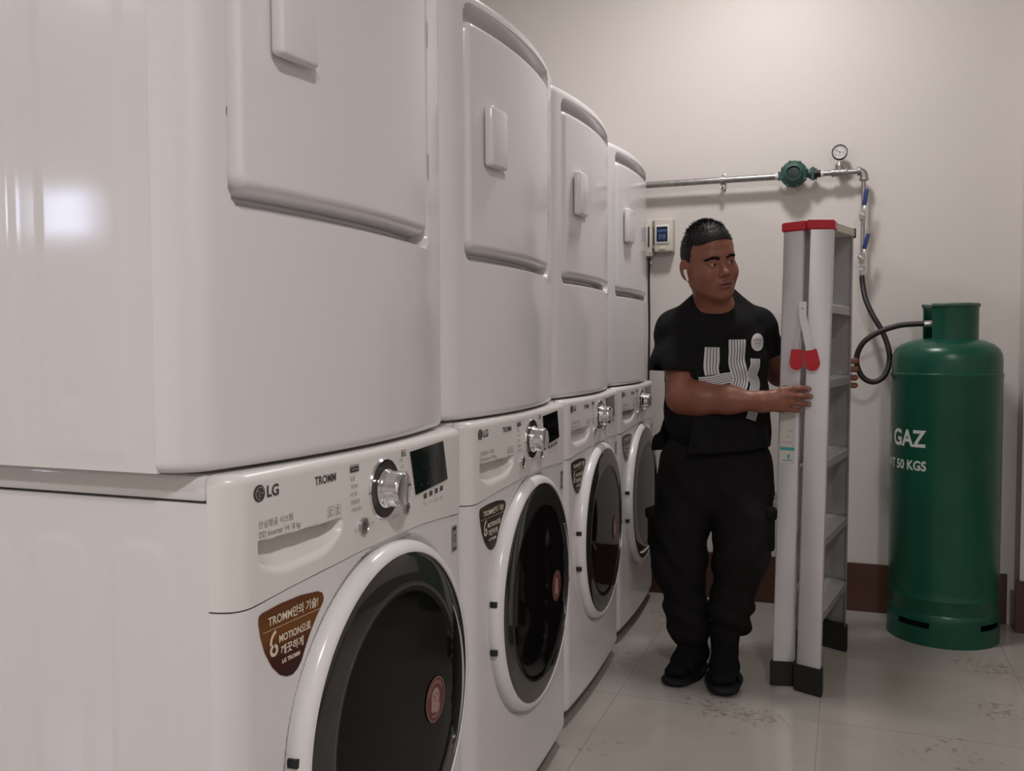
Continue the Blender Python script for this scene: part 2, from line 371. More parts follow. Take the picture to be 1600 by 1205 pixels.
def make_washer():
    root = empty('washing_machine')
    def dep(x, z):
        d = 0
        for c in (-.091, -.215, -.339, -.463):
            r = rrect(x, z, c-.044, c+.044, .06, .772, .032); d += .0016*(1-sst(-.005, 0, r))
        return -d
    side_shell('cabinet', -.56, .0035, .035, .8215, .0005, .6315, dep, M['enamel2'], root)
    box('top_panel', (-.2785, .316, .8385), (.563, .6335, .030), M['enamel2'], root, .006)
    shell('front_panel', WP, lambda y: .035, lambda y: zpan(y)-.0022, rows_round(.67, 0, .02, .0033), wash_depth, M['enamel'], root, rbot=.02, ymesh=.0032)
    fa = shell('control_panel', [(x+.0012 if 0 < i < len(WP)-1 else x, y) for i, (x, y) in enumerate(WP)], zpan, lambda y: .8535, rows_round(.15, .012, 0, .003), tray_depth, M['fascia'], root, rtop=.012, ymesh=.0035)
    
    sf = lambda e=.0022: (lambda a, b: (wx(a)+e, a, b))
    # logo
    f = Flat(); c = (.0459, .8289)
    f.disc(c, .0098, mi=0, n=32); f.ring((c[0]+.0002, c[1]), .0066, .0078, mi=1, a0=radians(0), a1=radians(280)+0); f.rect(c[0]-.0012, c[1]-.0042, c[0]-.0002, c[1]+.0042, 1); f.rect(c[0]-.0012, c[1]-.0042, c[0]+.0022, c[1]-.0032, 1); f.disc((c[0]-.0042, c[1]+.003), .0011, 1, 10); f.rect(c[0]+.0025, c[1]-.0005, c[0]+.0072, c[1]+.0006, 1)
    lg = Flat(); lg.V, lg.F, lg.mi = f.V, f.F, f.mi
    lg.text('LG', .0185, (.0582, .8228), .0005)
    V = lg.V; o = lg.build('brand_logo', sf(), [M['print'], M['energy']], fa)
    me = o.data
    for p_ in me.polygons:                                       # raise the pale strokes over the disc
        if p_.material_index == 1:
            for vi in p_.vertices: me.vertices[vi].co.x += .0004
    f = Flat(); f.text('TROMM', .0145, (.151, .8228), .00028, sx=.90)
    f.text('안심헹굼 시스템', .0094, (.0435, .7888), 0, mi=1); f.text('DD Inverter 14 / 8 kg', .0098, (.0435, .7775), 0, mi=1, sx=.88)
    for k, yy in enumerate((.1775, .1945)):
        for q in ((yy, .778, yy+.013, .7788), (yy, .790, yy+.013, .7908), (yy, .778, yy+.0007, .7908), (yy+.0123, .778, yy+.013, .7908)): f.rect(*q, mi=2)
        f.ring((yy+.0065, .7845), .0018, .003, 1, 12, 0, 4.6); f.rect(yy+.003, .780, yy+.010, .7808, 1)
    PM = [M['print'], M['print_grey'], M['print_faint']]; f.build('model_text', sf(), PM, fa); f = Flat()
    # programme lists either side of the dial
    f.rect(.231, .8275, .253, .8350, 0); f.rect(.233, .8310, .251, .8318, 2); f.rect(.231, .8365, .253, .8375, 1)
    for k, s_ in enumerate(('표준', '찌든때', '아기옷', '알뜰삶음', '스피드워시')): f.text(s_, .0068, (.232, .8165-.0105*k), 0, mi=1, sx=.9)
    f.build('programme_list', sf(), PM, fa); f = Flat()
    f.rect(.374, .8405, .3915, .8415, 1); f.text('코스', .0085, (.375, .8325), .0003, mi=0)
    for k, s_ in enumerate(('섬세', '이불', '울 란제리', '헹굼', '탈수')): f.text(s_, .006, (.3685+.003*k, .8255-.0105*k), 0, mi=2)
    f.build('course_list', sf(), PM, fa)
    for tx_, px_, pz_ in (('온수', .240, .7455), ('전 원', .2785, .7475), ('동작 정지', .345, .7455)): f = Flat(); f.text(tx_, .0058, (px_, pz_), 0, mi=2); f.build('button_caption', sf(), PM, fa)
    f = Flat()
    for k in range(4): f.rect(.452+.0215*k, .7575+.0007*k, .4635+.0215*k, .7650+.0007*k, 0); f.text(('헹굼', '탈수', '물온도', '예약')[k], .0062, (.4505+.0215*k, .7465), 0, mi=2)
    for k in range(4): f.rect(.454+.0215*k, .7612+.0007*k, .4615+.0215*k, .7619+.0007*k, 2)
    f.build('option_keys', sf(), PM, fa)
    # dial
    yd, zd = .3225, .7935; xd = wx(yd)+.001
    MD = Matrix(((0, 0, 1, xd), (1, 0, 0, yd), (0, 1, 0, zd), (0, 0, 0, 1)))
    dr = lathe('dial_ring', [(0, .0005), (.0395, .001), (.0415, .0035), (.0435, .0005), (.0435, -.003)], M['chrome'], fa, 48, MD)
    lathe('dial_scale', [(0, .0025), (.036, .003), (.0405, .0038)], M['dial_ring'], dr, 48, MD)
    bm = bmesh.new(); n = 72; prof = [(.0285, .003), (.0290, .007), (.0265, .010), (.0255, .014), (.0252, .027), (.0235, .0315), (.0205, .0335), (.0195, .0325), (0, .0325)]
    rings = []
    for r, h in prof:
        if r == 0: rings.append([bm.verts.new(MD @ Vector((0, 0, h)))]); continue
        rings.append([bm.verts.new(MD @ Vector(((r-(.0006*(i % 2) if .012 < h < .029 else 0))*cos(2*pi*i/n), (r-(.0006*(i % 2) if .012 < h < .029 else 0))*sin(2*pi*i/n), h))) for i in range(n)])
    for A, B in zip(rings, rings[1:]):
        for i in range(n):
            j = (i+1) % n
            bm.faces.new((A[i], A[j], B[0])) if len(B) == 1 else bm.faces.new((A[i], A[j], B[j], B[i]))
    kb = from_bm('dial_knob', bm, M['chrome'], fa, ang=50)
    bm = bmesh.new(); add_box(bm, (xd+.0345, yd, zd), (.006, .005, .036), .0015, rot=None); from_bm('dial_grip', bm, M['satin'], kb)
    for nm, yy, zz, r in (('power_button', .2632, .7506, .0120), ('start_button', .3897, .7536, .0092)):
        MB_ = Matrix(((0, 0, 1, wx(yy)+.001), (1, 0, 0, yy), (0, 1, 0, zz), (0, 0, 0, 1)))
        b_ = lathe(nm, [(0, .0035), (r*.75, .0035), (r*.8, .0028), (r*.85, .004), (r*.97, .0035), (r, 0), (r, -.002)], M['satin'], fa, 32, MB_)
        f = Flat(); f.ring((yy, zz), r*.3, r*.38, 0, 20); f.rect(yy-.0005, zz, yy+.0005, zz+r*.5)
        f.build('button_symbol', lambda a, b, X=wx(yy)+.0048: (X, a, b), M['print'], b_)
    # display
    f = Flat(); sp = [(.4044, .8364), (.5291, .8400), (.5474, .7753), (.4230, .7685)]
    bm = bmesh.new(); n = 12; A = []
    for row in range(2):
        a, b = (sp[0], sp[1]) if row == 0 else (sp[3], sp[2])
        for i in range(n+1): yy = a[0]+(b[0]-a[0])*i/n; A.append((yy, a[1]+(b[1]-a[1])*i/n))
    V = [(wx(a)+.0030, a, b) for a, b in A]+[(wx(a)+.0, a, b) for a, b in A]; F = []
    for i in range(n): F += [(i, i+1, n+2+i, n+1+i), (i, i+2*n+2, i+2*n+3, i+1), (n+1+i, n+2+i, 3*n+4+i, 3*n+3+i)]
    F += [(0, n+1, 3*n+3, 2*n+2), (n, 3*n+2, 4*n+3, 2*n+1)]
    sc = link_mesh('display', V, F, M['screen'], fa, smooth=False)
    f = Flat(); 
    for k in range(4): f.text(('세탁', '헹굼', '탈수', '건조')[k], .005, (.436+.024*k, .779), 0)
    for k in range(3): f.ring((.452+.028*k, .812), .0055, .0062, 0, 16)
    f.build('display_markings', sf(.0036), mat('display_print', (.05, .055, .06), .4), sc)
    # corner sticker
    arcR = []
    top = [(.047, .6895), (.080, .6925), (.120, .6925), (.155, .6885)]
    poly = [(.0415, .680), (.0425, .687)] + top + [(.165, .684), (.168, .677)]
    for k in range(9):
        t = k/8; poly.append((.166-.046*t-.004*sin(pi*t), .672-.060*t))
    poly += [(.112, .6045), (.102, .6005), (.090, .602), (.078, .608), (.064, .622), (.052, .642), (.045, .662)]
    f = Flat(); cc = (.105, .655)
    # fan with subdivision so it follows the bow
    f.V = [cc]+poly; f.F = [(0, i+1, (i+1) % len(poly)+1) for i in range(len(poly))]; f.mi = [0]*len(poly)
    st_ = f.build('motion_sticker', sf(.0012), sticker_mat(), root)
    f = Flat(); f.text('TROMM만의 기술!', .0138, (.1065, .6715), .0003, 'CENTER', sx=.90); f.rect(.048, .6655, .163, .6661)
    f.text('MOTION으로', .0120, (.0765, .6470), .0004, sx=.88); f.text('깨끗하게', .0128, (.0795, .6315), .0003, sx=.95); f.text('LG TROMM', .0068, (.0815, .6205), .0003, sx=1)
    f.ring((.0675, .6405), .0035, .0075, 0, 20, radians(100), radians(440)); f.ring((.0765, .6485), .0125, .0165, 0, 12, radians(110), radians(185))
    f.build('sticker_text', sf(.0017), M['stk_text'], st_)
    # small grey label at the right edge
    f = Flat(); f.rect(.570, .6465, .592, .6905, 0); f.rect(.5725, .649, .5895, .653, 2); f.ring((.581, .669), .005, .0065, 2, 16); f.rect(.5805, .669, .5815, .677, 2); f.rect(.5725, .682, .5895, .688, 1)
    f.build('grey_label', sf(.0014), [M['energy'], M['print'], M['print']], root)
    # door: white bezel, smoked glass ring, dark inner glass, grip, hinge blocks
    X0 = .034
    bz = lathe('door', [(0, .0), (.2515, .0), (.2525, .008), (.2520, .015), (.2490, .0215), (.2430, .0262), (.2385, .0277), (.2355, .0277), (.2345, .026), (.2345, .004), (0, .004)], M['bezel'], root, 128, Matrix.Translation((X0, 0, 0)) @ XD)
    # glass: gently domed, with the grip pocket pressed into its right side
    bm = bmesh.new(); NA, NR = 160, 44; gx0 = X0+.026; rings = []
    def gl(y, z):
        r = math.hypot(y, z); h = .009*(1-(r/.2345)**2)**.5 if r < .2325 else 0
        h2 = h-.003*(1-sst(.183, .188, r)) 
        rr = math.hypot(y, z); an = math.atan2(z+.006, y)
        d = max(abs(an)-.50, 0)*.25
        k = sst(.172, .178, rr-.10*an*an)*(1-sst(.2065, .2085, rr))*(1-sst(.0, .02, d))
        return gx0+h2-.017*k, k
    kk = {}
    for j in range(NR+1):
        r = .2345*(j/NR)**.8
        if j == 0: rings.append([bm.verts.new((gl(0, 0)[0], DC[0], DC[1]))]); continue
        R_ = []
        for i in range(NA):
            a = 2*pi*i/NA; y, z = r*cos(a), r*sin(a); x, k = gl(y, z); v = bm.verts.new((x, DC[0]+y, DC[1]+z)); kk[v] = k; R_.append(v)
        rings.append(R_)
    for A, B in zip(rings, rings[1:]):
        for i in range(NA):
            j = (i+1) % NA
            f_ = bm.faces.new((A[0], B[i], B[j])) if len(A) == 1 else bm.faces.new((A[i], B[i], B[j], A[j]))
            c = f_.calc_center_median(); r = math.hypot(c.y-DC[0], c.z-DC[1])
            f_.material_index = 2 if sum(kk.get(v, 0) for v in f_.verts)/len(f_.verts) > .03 else (1 if r < .1855 else 0)
    rr_ = [bm.verts.new((gx0-.004, v.co.y, v.co.z)) for v in rings[-1]]
    for i in range(NA): j = (i+1) % NA; bm.faces.new((rings[-1][i], rr_[i], rr_[j], rings[-1][j]))
    g = from_bm('door_glass', bm, M['smoke'], bz, ang=50); g.data.materials.append(M['dark_glass']); g.data.materials.append(M['handle_black'])
    pts = []
    for k in range(21):
        a = -.62+k*.062*1.0+.0; r = .2085+.002; y, z = r*cos(a), r*sin(a)-.006
        pts.append((gx0+.009*sqrt(max(0, 1-(r/.2345)**2))+.001, DC[0]+y, DC[1]+z))
    tube('handle_trim', pts, [.0008+.0016*sin(pi*k/20) for k in range(21)], M['chrome'], bz, 8)
    for zz in (.494, .399): box('hinge_block', (X0+.012, DC[0]-.2490, zz), (.014, .008, .011), M['blk'], bz, .001)
    # round maker's seal on the glass
    f = Flat(); c = (.447, .4445); f.disc(c, .0345, 0, 40); f.ring(c, .0332, .0345, 1, 40)
    f.disc((c[0]-.001, c[1]+.002), .0150, 1, 20, .0165); f.disc((c[0]+.004, c[1]-.014), .011, 1, 16, .008); f.disc((c[0]-.011, c[1]-.010), .006, 1, 12, .008)
    for k in range(22):
        a = radians(155-k*6.2); f.add([(-.0008, 0), (.0008, 0), (.0008, .0042), (-.0008, .0042)], [(0, 1, 2, 3)], (c[0]+.0245*cos(a), c[1]+.0245*sin(a)), a-pi/2, 1)
    for k in range(12):
        a = radians(-120+k*5.5); f.add([(-.0008, 0), (.0008, 0), (.0008, .0036), (-.0008, .0036)], [(0, 1, 2, 3)], (c[0]+.0245*cos(a), c[1]+.0245*sin(a)), a-pi/2, 1)
    f.disc((c[0]-.006, c[1]+.006), .002, 0, 8); f.disc((c[0]+.005, c[1]+.007), .002, 0, 8); f.rect(c[0]-.004, c[1]-.002, c[0]+.003, c[1]-.0008, 0)
    o = f.build('round_seal', lambda a, b: (gl(a-DC[0], b-DC[1])[0]+.0012, a, b), [M['stk_red'], M['stk_pale']], bz)
    me = o.data; 
    for p_ in me.polygons:
        if p_.material_index == 1:
            for vi in p_.vertices: me.vertices[vi].co.x += .0004
    for p_ in me.polygons[-3:]:
        for vi in p_.vertices: me.vertices[vi].co.x += .0008
    for sx_ in (-.50, -.05):
        for sy_ in (.04, .59): lathe('foot', [(0, 0), (.018, 0), (.020, .006), (.016, .012), (.010, .014), (.010, .037), (0, .037)], M['rubber'], root, 16, Matrix.Translation((sx_, sy_, 0)))
    return root

# ---------------------------------------------------------------- dryer
DL, DRt = -.030, .626; DZ0, DZ1 = .8575, 1.652
DP = plan(DL, DRt, .045, .003, .040, -.038); dx = interp_x(DP)
PK = (.030, .520, 1.149, 1.626)                                   # door pocket
DD = (.0365, .514, 1.1700, 1.598)                                 # door leaf
def dry_depth(y, z):
    r = rrect(y, z, *PK, .026); d = .036*(1-sst(-.010 if z > 1.2 else -.016, -.001, r))
    if z > DD[3]: d = d*.9
    return d
def make_dryer():
    root = empty('tumble_dryer')
    def dep(x, z):
        d = 0
        for a, b in ((-.200, -.078), (-.360, -.237), (-.520, -.397)):
            r = rrect(x, z, a, b, .872, 1.58, .014); d += .0011*(1-sst(-.004, 0, r))
        d -= .0011*(1-sst(.006, .013, abs(math.hypot(x+.157, z-.940))))
        return -d
    side_shell('cabinet', -.68, -.0385, .8575, 1.64, -.0285, .6245, dep, M['enamel2'], root)
    fp = shell('front_panel', DP, lambda y: DZ0, lambda y: DZ1, rows_round(DZ1-DZ0, .022, .012, .004), dry_depth, M['enamel'], root, rtop=.022, rbot=.012, ymesh=.004)
    # door leaf
    ny, nz = 150, 124; V = []; F = []
    y0, y1, z0, z1 = DD
    def sq(t, c): return c[0]+(c[1]-c[0])*t
    def leafx(y, z):
        r = -rrect(y, z, y0, y1, z0, z1, .022); q = min(1, max(0, r/.016)); edge = sqrt(max(0, 1-(1-q)**2))
        return dx(y)-.028+.0305*edge
    # rounded-corner grid: parametrise in polar-free fashion by clamping grid onto the rounded rectangle
    for k in range(nz+1):
        for i in range(ny+1):
            u = .5-.5*cos(pi*i/ny)*1; v = .5-.5*cos(pi*k/nz)
            u = .35*u+.65*i/ny; v = .35*v+.65*k/nz
            y = sq(u, (y0, y1)); z = sq(v, (z0, z1)); r = .022
            cy = min(max(y, y0+r), y1-r); cz = min(max(z, z0+r), z1-r); d = math.hypot(y-cy, z-cz)
            if d > 0 and y != cy and z != cz:
                a = max(abs(y-cy), abs(z-cz)); y = cy+(y-cy)*a/d; z = cz+(z-cz)*a/d
            V.append((leafx(y, z), y, z))
    for k in range(nz):
        for i in range(ny): a = k*(ny+1)+i; F.append((a, a+1, a+ny+2, a+ny+1))
    rim = [i for i in range(ny+1)]+[k*(ny+1)+ny for k in range(1, nz+1)]+[nz*(ny+1)+i for i in range(ny-1, -1, -1)]+[k*(ny+1) for k in range(nz-1, 0, -1)]
    b = len(V); V += [(V[i][0]-.004, V[i][1], V[i][2]) for i in rim]
    for j in range(len(rim)): q = (j+1) % len(rim); F.append((rim[j], rim[q], b+q, b+j))
    F.append(tuple(range(b, b+len(rim))))
    dr = link_mesh('door', V, F, M['enamel'], root, ang=60)
    # pull handle: a raised tongue over a shallow finger well
    ya, yb_, za, zb_ = .088, .158, 1.334, 1.447
    bm = bmesh.new(); add_box(bm, (0, 0, 0), (.018, yb_-ya, zb_-za), .006, 3)
    for v in bm.verts:
        yy = v.co.y; v.co.x += dx(ya+.033)+.010+(.006*(yy+.033)/.066); v.co.y += (ya+yb_)/2; v.co.z += (za+zb_)/2
    h = from_bm('door_handle', bm, M['enamel'], dr)
    bm = bmesh.new(); v = [bm.verts.new(c) for c in ((dx(.10)+.0035, .108, za+.004), (dx(.17)+.0035, .180, za-.006), (dx(.17)+.0045, .180, za-.0035), (dx(.155)+.008, .157, za+.010), (dx(.17)+.0035, .175, za+.03))]
    bm.faces.new((v[0], v[1], v[2], v[3])); bm.faces.new((v[3], v[2], v[4])); from_bm('handle_lip', bm, M['enamel'], h, smooth=False)
    for zz in (1.470, 1.262): f = Flat(); f.rect(.5160, zz, .5185, zz+.042); f.build('hinge_slot', lambda a, b: (dx(a)+.0012, a, b), M['gap'], fp)
    bm = bmesh.new(); lathe_bm(bm, [(0, .004), (.003, .003), (.0035, 0)], 12, Matrix(((0, 0, 1, dx(.034)-.008), (1, 0, 0, .0345), (0, 1, 0, 1.262), (0, 0, 0, 1)))); from_bm('latch_pin', bm, M['satin'], fp)
    return root

ORG = [(-.0034, .8187, -.009), (-.0172, 1.5181, .0114), (-.0427, 2.2046, .0247), (-.0710, 2.8914, .022)]
wnames = ['front-loading washer nearest the camera, with a large brown sticker and readable display', 'second front-loading washer from the camera, with olive corner sticker and red seal on dark door', 'third front-loading washer from the camera, with olive sticker, standing behind the second', 'front-loading washer at the far end of the row, beside the walking man']
dnames = ['large white dryer nearest the camera, with its ribbed side in full view', 'second white dryer from the camera, with clear rectangular door handle', 'third white dryer from the camera, between the second and the far one', 'white dryer at the far end of the row, next to the breaker boxes']
olive = [None, mat('olive_metallic_sticker', (.085, .068, .030), .3, .5, noise=(14, (.04, .028, .018), .4, .6)), mat('green_olive_sticker', (.065, .070, .032), .3, .5, noise=(14, (.035, .035, .02), .4, .6))]  # olive tones put the reflections on the metallic film into the sticker colour
W0 = make_washer(); D0 = make_dryer()
for i in range(4):
    loc = (ORG[i][0], ORG[i][1], 0)
    wsh = W0 if i == 0 else copy_tree(W0); dry = D0 if i == 0 else copy_tree(D0)
    wsh.location = loc; wsh.rotation_euler.z = ORG[i][2]; dry.location = loc; dry.rotation_euler.z = ORG[i][2]
    tag(wsh, wnames[i], 'washing machine', 'front-loading washers in the row'); tag(dry, dnames[i], 'dryer', 'dryers stacked on the washers')
    if i:
        for c in list(wsh.children):
            if i == 3 and c.name.startswith('door'):
                for g_ in list(c.children):
                    if g_.name.startswith('round_seal'): bpy.data.objects.remove(g_)
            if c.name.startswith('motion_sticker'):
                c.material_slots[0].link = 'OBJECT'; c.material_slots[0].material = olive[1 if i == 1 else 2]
# ---------------------------------------------------------------- gas line on the back wall
PY = YB-.05; PZ = 1.614
XA = lambda x, y, z: Matrix(((0, 0, 1, x), (1, 0, 0, y), (0, 1, 0, z), (0, 0, 0, 1)))     # lathe axis along +x
YA = lambda x, y, z: Matrix(((1, 0, 0, x), (0, 0, -1, y), (0, 1, 0, z), (0, 0, 0, 1)))    # lathe axis along -y
ZA = lambda x, y, z: Matrix.Translation((x, y, z))
def ring_prof(r0, r1, h0, h1, b=.001): return [(0, h0), (r1-b, h0), (r1, h0+b), (r1, h1-b), (r1-b, h1), (0, h1)]
gp = empty('gas_pipe', (.2, PY, PZ)); gp.location = (0, 0, 0)
tag(gp, 'galvanised gas pipe fixed along the back wall above the breaker boxes', 'pipe')
lathe('pipe_run', [(0, -.85), (.0122, -.85), (.0122, .408), (0, .408)], M['pipe'], gp, 20, XA(0, PY, PZ))
cl = None
for cxp in (.211, -.45):
    bm = bmesh.new(); lathe_bm(bm, [(.0145, -.007), (.0155, -.007), (.0155, .007), (.0145, .007)], 24, XA(cxp, PY, PZ))
    add_box(bm, (cxp, PY+.016, PZ), (.012, .034, .006), .001); add_box(bm, (cxp, YB-.0035, PZ), (.017, .007, .060), .002)
    add_box(bm, (cxp, PY+.0, PZ-.026), (.015, .004, .022), .0015)
    c_ = from_bm('pipe_clamp', bm, M['steel'], gp)
    for zz in (PZ-.028,): lathe('clamp_screw', [(0, .006), (.003, .0055), (.0042, .002), (.0042, 0), (0, 0)], M['gap'], c_, 12, YA(cxp, PY-.001, zz))
# downstream pipework: nipple, tee, nipple, elbow, drop pipe
x0, x1 = .566, .711
pw = empty('pipe_fittings', (0, 0, 0)); tag(pw, 'steel tee, elbow and drop pipe right of the green regulator', 'pipe')
lathe('nipple', [(0, .557), (.0095, .557), (.0095, .607), (0, .607)], M['pipe'], pw, 20, XA(0, PY, PZ))
lathe('thread_tape', [(.0095, .5625), (.0112, .5635), (.0112, .572), (.0095, .573)], M['tape'], pw, 20, XA(0, PY, PZ))
bm = bmesh.new()
lathe_bm(bm, [(.0, .600), (.0145, .600), (.0150, .602), (.0150, .608), (.0132, .6095), (.0132, .6455), (.0150, .647), (.0150, .653), (.0145, .655), (0, .655)], 24, XA(0, PY, PZ))
lathe_bm(bm, [(.0125, .004), (.0128, .018), (.0148, .0195), (.0148, .0275), (.0140, .029), (0, .029)], 24, ZA(.6275, PY, PZ))
from_bm('tee', bm, M['pipe'], pw)
lathe('nipple', [(0, .653), (.0092, .653), (.0092, .698), (0, .698)], M['pipe'], pw, 20, XA(0, PY, PZ))
bm = bmesh.new(); pts = [(.692, PY, PZ)]+[(.711-.018+.018*sin(a), PY, PZ-.018+.018*cos(a)) for a in [k*pi/2/8 for k in range(9)]]+[(.711, PY, PZ-.030)]
tube_bm(bm, pts, .0138, 20); lathe_bm(bm, ring_prof(0, .0162, .688, .698), 24, XA(0, PY, PZ)); lathe_bm(bm, ring_prof(0, .0162, PZ-.034, PZ-.024), 24, ZA(.711, PY, 0))
from_bm('elbow', bm, M['pipe'], pw)
lathe('drop_pipe', [(0, 1.468), (.0075, 1.468), (.0075, 1.585), (0, 1.585)], M['pipe'], pw, 16, ZA(.710, PY, 0))
lathe('drop_pipe', [(0, 1.318), (.0072, 1.318), (.0072, 1.447), (0, 1.447)], M['pipe'], pw, 16, ZA(.709, PY, 0))
# regulator
rg = empty('gas_regulator', (0, 0, 0)); tag(rg, 'green round gas pressure regulator on the wall pipe', 'regulator')
RX, RZ_ = .470, 1.617
bm = bmesh.new(); lathe_bm(bm, [(0, -.032), (.030, -.030), (.040, -.018), (.048, -.006), (.0485, .004), (.047, .006), (.0475, .012), (.044, .016), (.036, .020), (.030, .028), (.0285, .036), (.0255, .037), (.023, .034), (.0225, .030)], 40, YA(RX, PY-.012, RZ_))
for k in range(8):
    a = k*pi/4+.3; lathe_bm(bm, [(0, .019), (.0048, .018), (.005, .010), (.005, -.008), (0, -.009)], 8, YA(RX+.0455*cos(a), PY-.012, RZ_+.0455*sin(a)))
from_bm('regulator_body', bm, M['reg_green'], rg)
lathe('dark_cap', [(0, .031), (.020, .031), (.0226, .030)], M['reg_dark'], rg, 32, YA(RX, PY-.012, RZ_))
bm = bmesh.new(); lathe_bm(bm, [(0, -.012), (.019, -.01), (.015, .004), (.0145, .022), (.020, .024), (.020, .030), (0, .030)], 24, XA(RX+.030, PY, RZ_)); add_box(bm, (RX+.066, PY, RZ_), (.011, .034, .046), .003)
from_bm('outlet_neck', bm, M['reg_green'], rg)
bm = bmesh.new(); add_box(bm, (RX-.052, PY, RZ_-.002), (.010, .026, .030), .002); lathe_bm(bm, [(0, 0), (.013, 0), (.013, .02), (0, .02)], 16, XA(RX-.055, PY, RZ_-.002)); from_bm('inlet_flange', bm, M['reg_green'], rg)
lathe('thread_tape', [(0, 0), (.0132, 0), (.0132, .012), (0, .012)], M['tape'], rg, 20, XA(RX-.066, PY, PZ))
bm = bmesh.new(); lathe_bm(bm, [(0, 0), (.021, 0), (.022, .003), (.022, .009), (.015, .010), (.014, .022), (0, .022)], 6, XA(RX+.071, PY, RZ_-.002)); from_bm('union_nut', bm, M['blk'], rg, smooth=False)
# gauge
gg = empty('pressure_gauge', (0, 0, 0)); tag(gg, 'small round pressure gauge standing on the pipe tee', 'gauge')
lathe('stem', [(0, 0), (.0072, 0), (.0072, .010), (.0045, .012), (.0045, .020), (0, .020)], M['steel'], gg, 12, ZA(.6275, PY, PZ+.029))
GZ = PZ+.029+.043
lathe('gauge_case', [(0, -.012), (.022, -.012), (.0268, -.010), (.0275, .010), (.0262, .0125), (.0240, .0125), (.0235, .0095), (0, .0095)], M['blk'], gg, 40, YA(.6275, PY, GZ))
f = Flat(); f.disc((0, 0), .0236, 0, 40); gd = f.build('gauge_dial', lambda a, b: (.6275+a, PY-.0100, GZ+b), mat('dial_white', (.66, .64, .64), .3), gg)
f = Flat()
for k in range(19):
    a = radians(-45+k*15); f.add([(.0165, -.0005), (.0205, -.0005), (.0205, .0005), (.0165, .0005)], [(0, 1, 2, 3)], (0, 0), a)
f.text('0', .006, (-.0135, -.0125), 0, 'CENTER'); f.text('60', .006, (-.010, .006), 0, 'CENTER'); f.text('100', .0055, (.0105, -.0035), 0, 'CENTER'); f.text('kPa', .0055, (0, -.0115), 0, 'CENTER')
f.build('dial_markings', lambda a, b: (.6275+a, PY-.0104, GZ+b), M['print'], gd)
f = Flat(); f.add([(-.004, -.0006), (.017, -.0002), (.017, .0002), (-.004, .0006)], [(0, 1, 2, 3)], (0, 0), radians(152)); f.disc((0, 0), .0022, 0, 12); f.build('needle', lambda a, b: (.6275+a, PY-.0110, GZ+b), M['gap'], gg)
# ball valves
def ball_valve(x, zc, ztop, lean, label):
    r = empty('ball_valve', (x, PY, zc)); tag(r, label, 'valve', 'ball valves on the drop pipe')
    bm = bmesh.new(); lathe_bm(bm, [(0, -.020), (.0105, -.020), (.0115, -.017), (.0115, -.010), (.009, -.009), (.0125, -.004), (.0125, .004), (.009, .009), (.0105, .010), (.0105, .015), (0, .016)], 8, Matrix())
    from_bm('valve_body', bm, M['steel'], r, ang=50)
    lathe('valve_stem', [(0, 0), (.006, 0), (.006, .016), (.0045, .022), (.0045, .030), (0, .030)], M['steel'], r, 10, YA(0, -.004, 0))
    bm = bmesh.new(); L = ztop-zc; R3 = Matrix.Rotation(lean, 3, 'Y')
    add_box(bm, R3 @ Vector((0, -.030, L*.20))+Vector((0, 0, 0)), (.012, .0025, L*.52), .0008, rot=R3); add_box(bm, R3 @ Vector((-.004, -.030, -.003)), (.022, .003, .014), .001, rot=Matrix.Rotation(lean+.5, 3, 'Y'))
    h = from_bm('lever', bm, M['steel'], r)
    bm = bmesh.new(); add_box(bm, R3 @ Vector((0, -.031, L*.68)), (.0145, .0075, L*.66), .003, 3, rot=R3); from_bm('lever_grip', bm, M['blue'], h)
    return r
ball_valve(.708, 1.457, 1.545, .14, 'upper blue-handled ball valve on the drop pipe')
ball_valve(.707, 1.303, 1.388, .24, 'lower blue-handled ball valve, just above the black hose')
# hose
gh = empty('gas_hose', (0, 0, 0)); tag(gh, 'black rubber gas hose looping from the lower valve to the green cylinder', 'hose')
lathe('hose_fitting', [(0, 1.283), (.009, 1.283), (.0092, 1.274), (.012, 1.272), (.012, 1.262), (.0098, 1.260), (.0095, 1.232), (0, 1.232)], M['steel'], gh, 16, ZA(.708, PY, 0))
lathe('thread_tape', [(.0122, 1.266), (.0126, 1.264), (.0126, 1.259), (.0110, 1.258)], M['tape'], gh, 16, ZA(.708, PY, 0))
hp = [(.708, PY, 1.240), (.712, PY-.01, 1.200), (.722, 3.50, 1.150), (.745, 3.475, 1.095), (.777, 3.455, 1.035), (.796, 3.44, .980), (.800, 3.425, .930), (.784, 3.41, .882), (.748, 3.40, .860), (.711, 3.395, .880), (.692, 3.39, .935), (.710, 3.385, .992), (.757, 3.385, 1.030), (.822, 3.385, 1.054), (.878, 3.38, 1.060), (.912, 3.375, 1.060)]
tube('hose_tube', catmull(hp, 10), .0095, M['hose'], gh, 14)
lathe('hose_end', [(0, 0), (.011, 0), (.011, .022), (.013, .024), (.013, .036), (0, .036)], M['steel'], gh, 16, XA(.905, 3.375, 1.060))

# ---------------------------------------------------------------- gas cylinder
CX, CY = .977, 3.392
gc = empty('gas_cylinder', (CX, CY, 0)); tag(gc, 'tall green gas cylinder standing by the back wall', 'gas cylinder')
RB = .172
lathe('tank', [(0, .085), (.10, .088), (.150, .096), (.1700, .104), (.1712, .118), (.1716, .146), (.1732, .149), (.1732, .154), (.1716, .157), (RB, .18), (RB, .880), (.1735, .884), (.1738, .893), (.1700, .896), (.1708, .935), (.168, .957), (.160, .975), (.143, .990), (.118, 1.001), (.090, 1.008), (.05, 1.012), (0, 1.013)], M['cyl'], gc, 96)
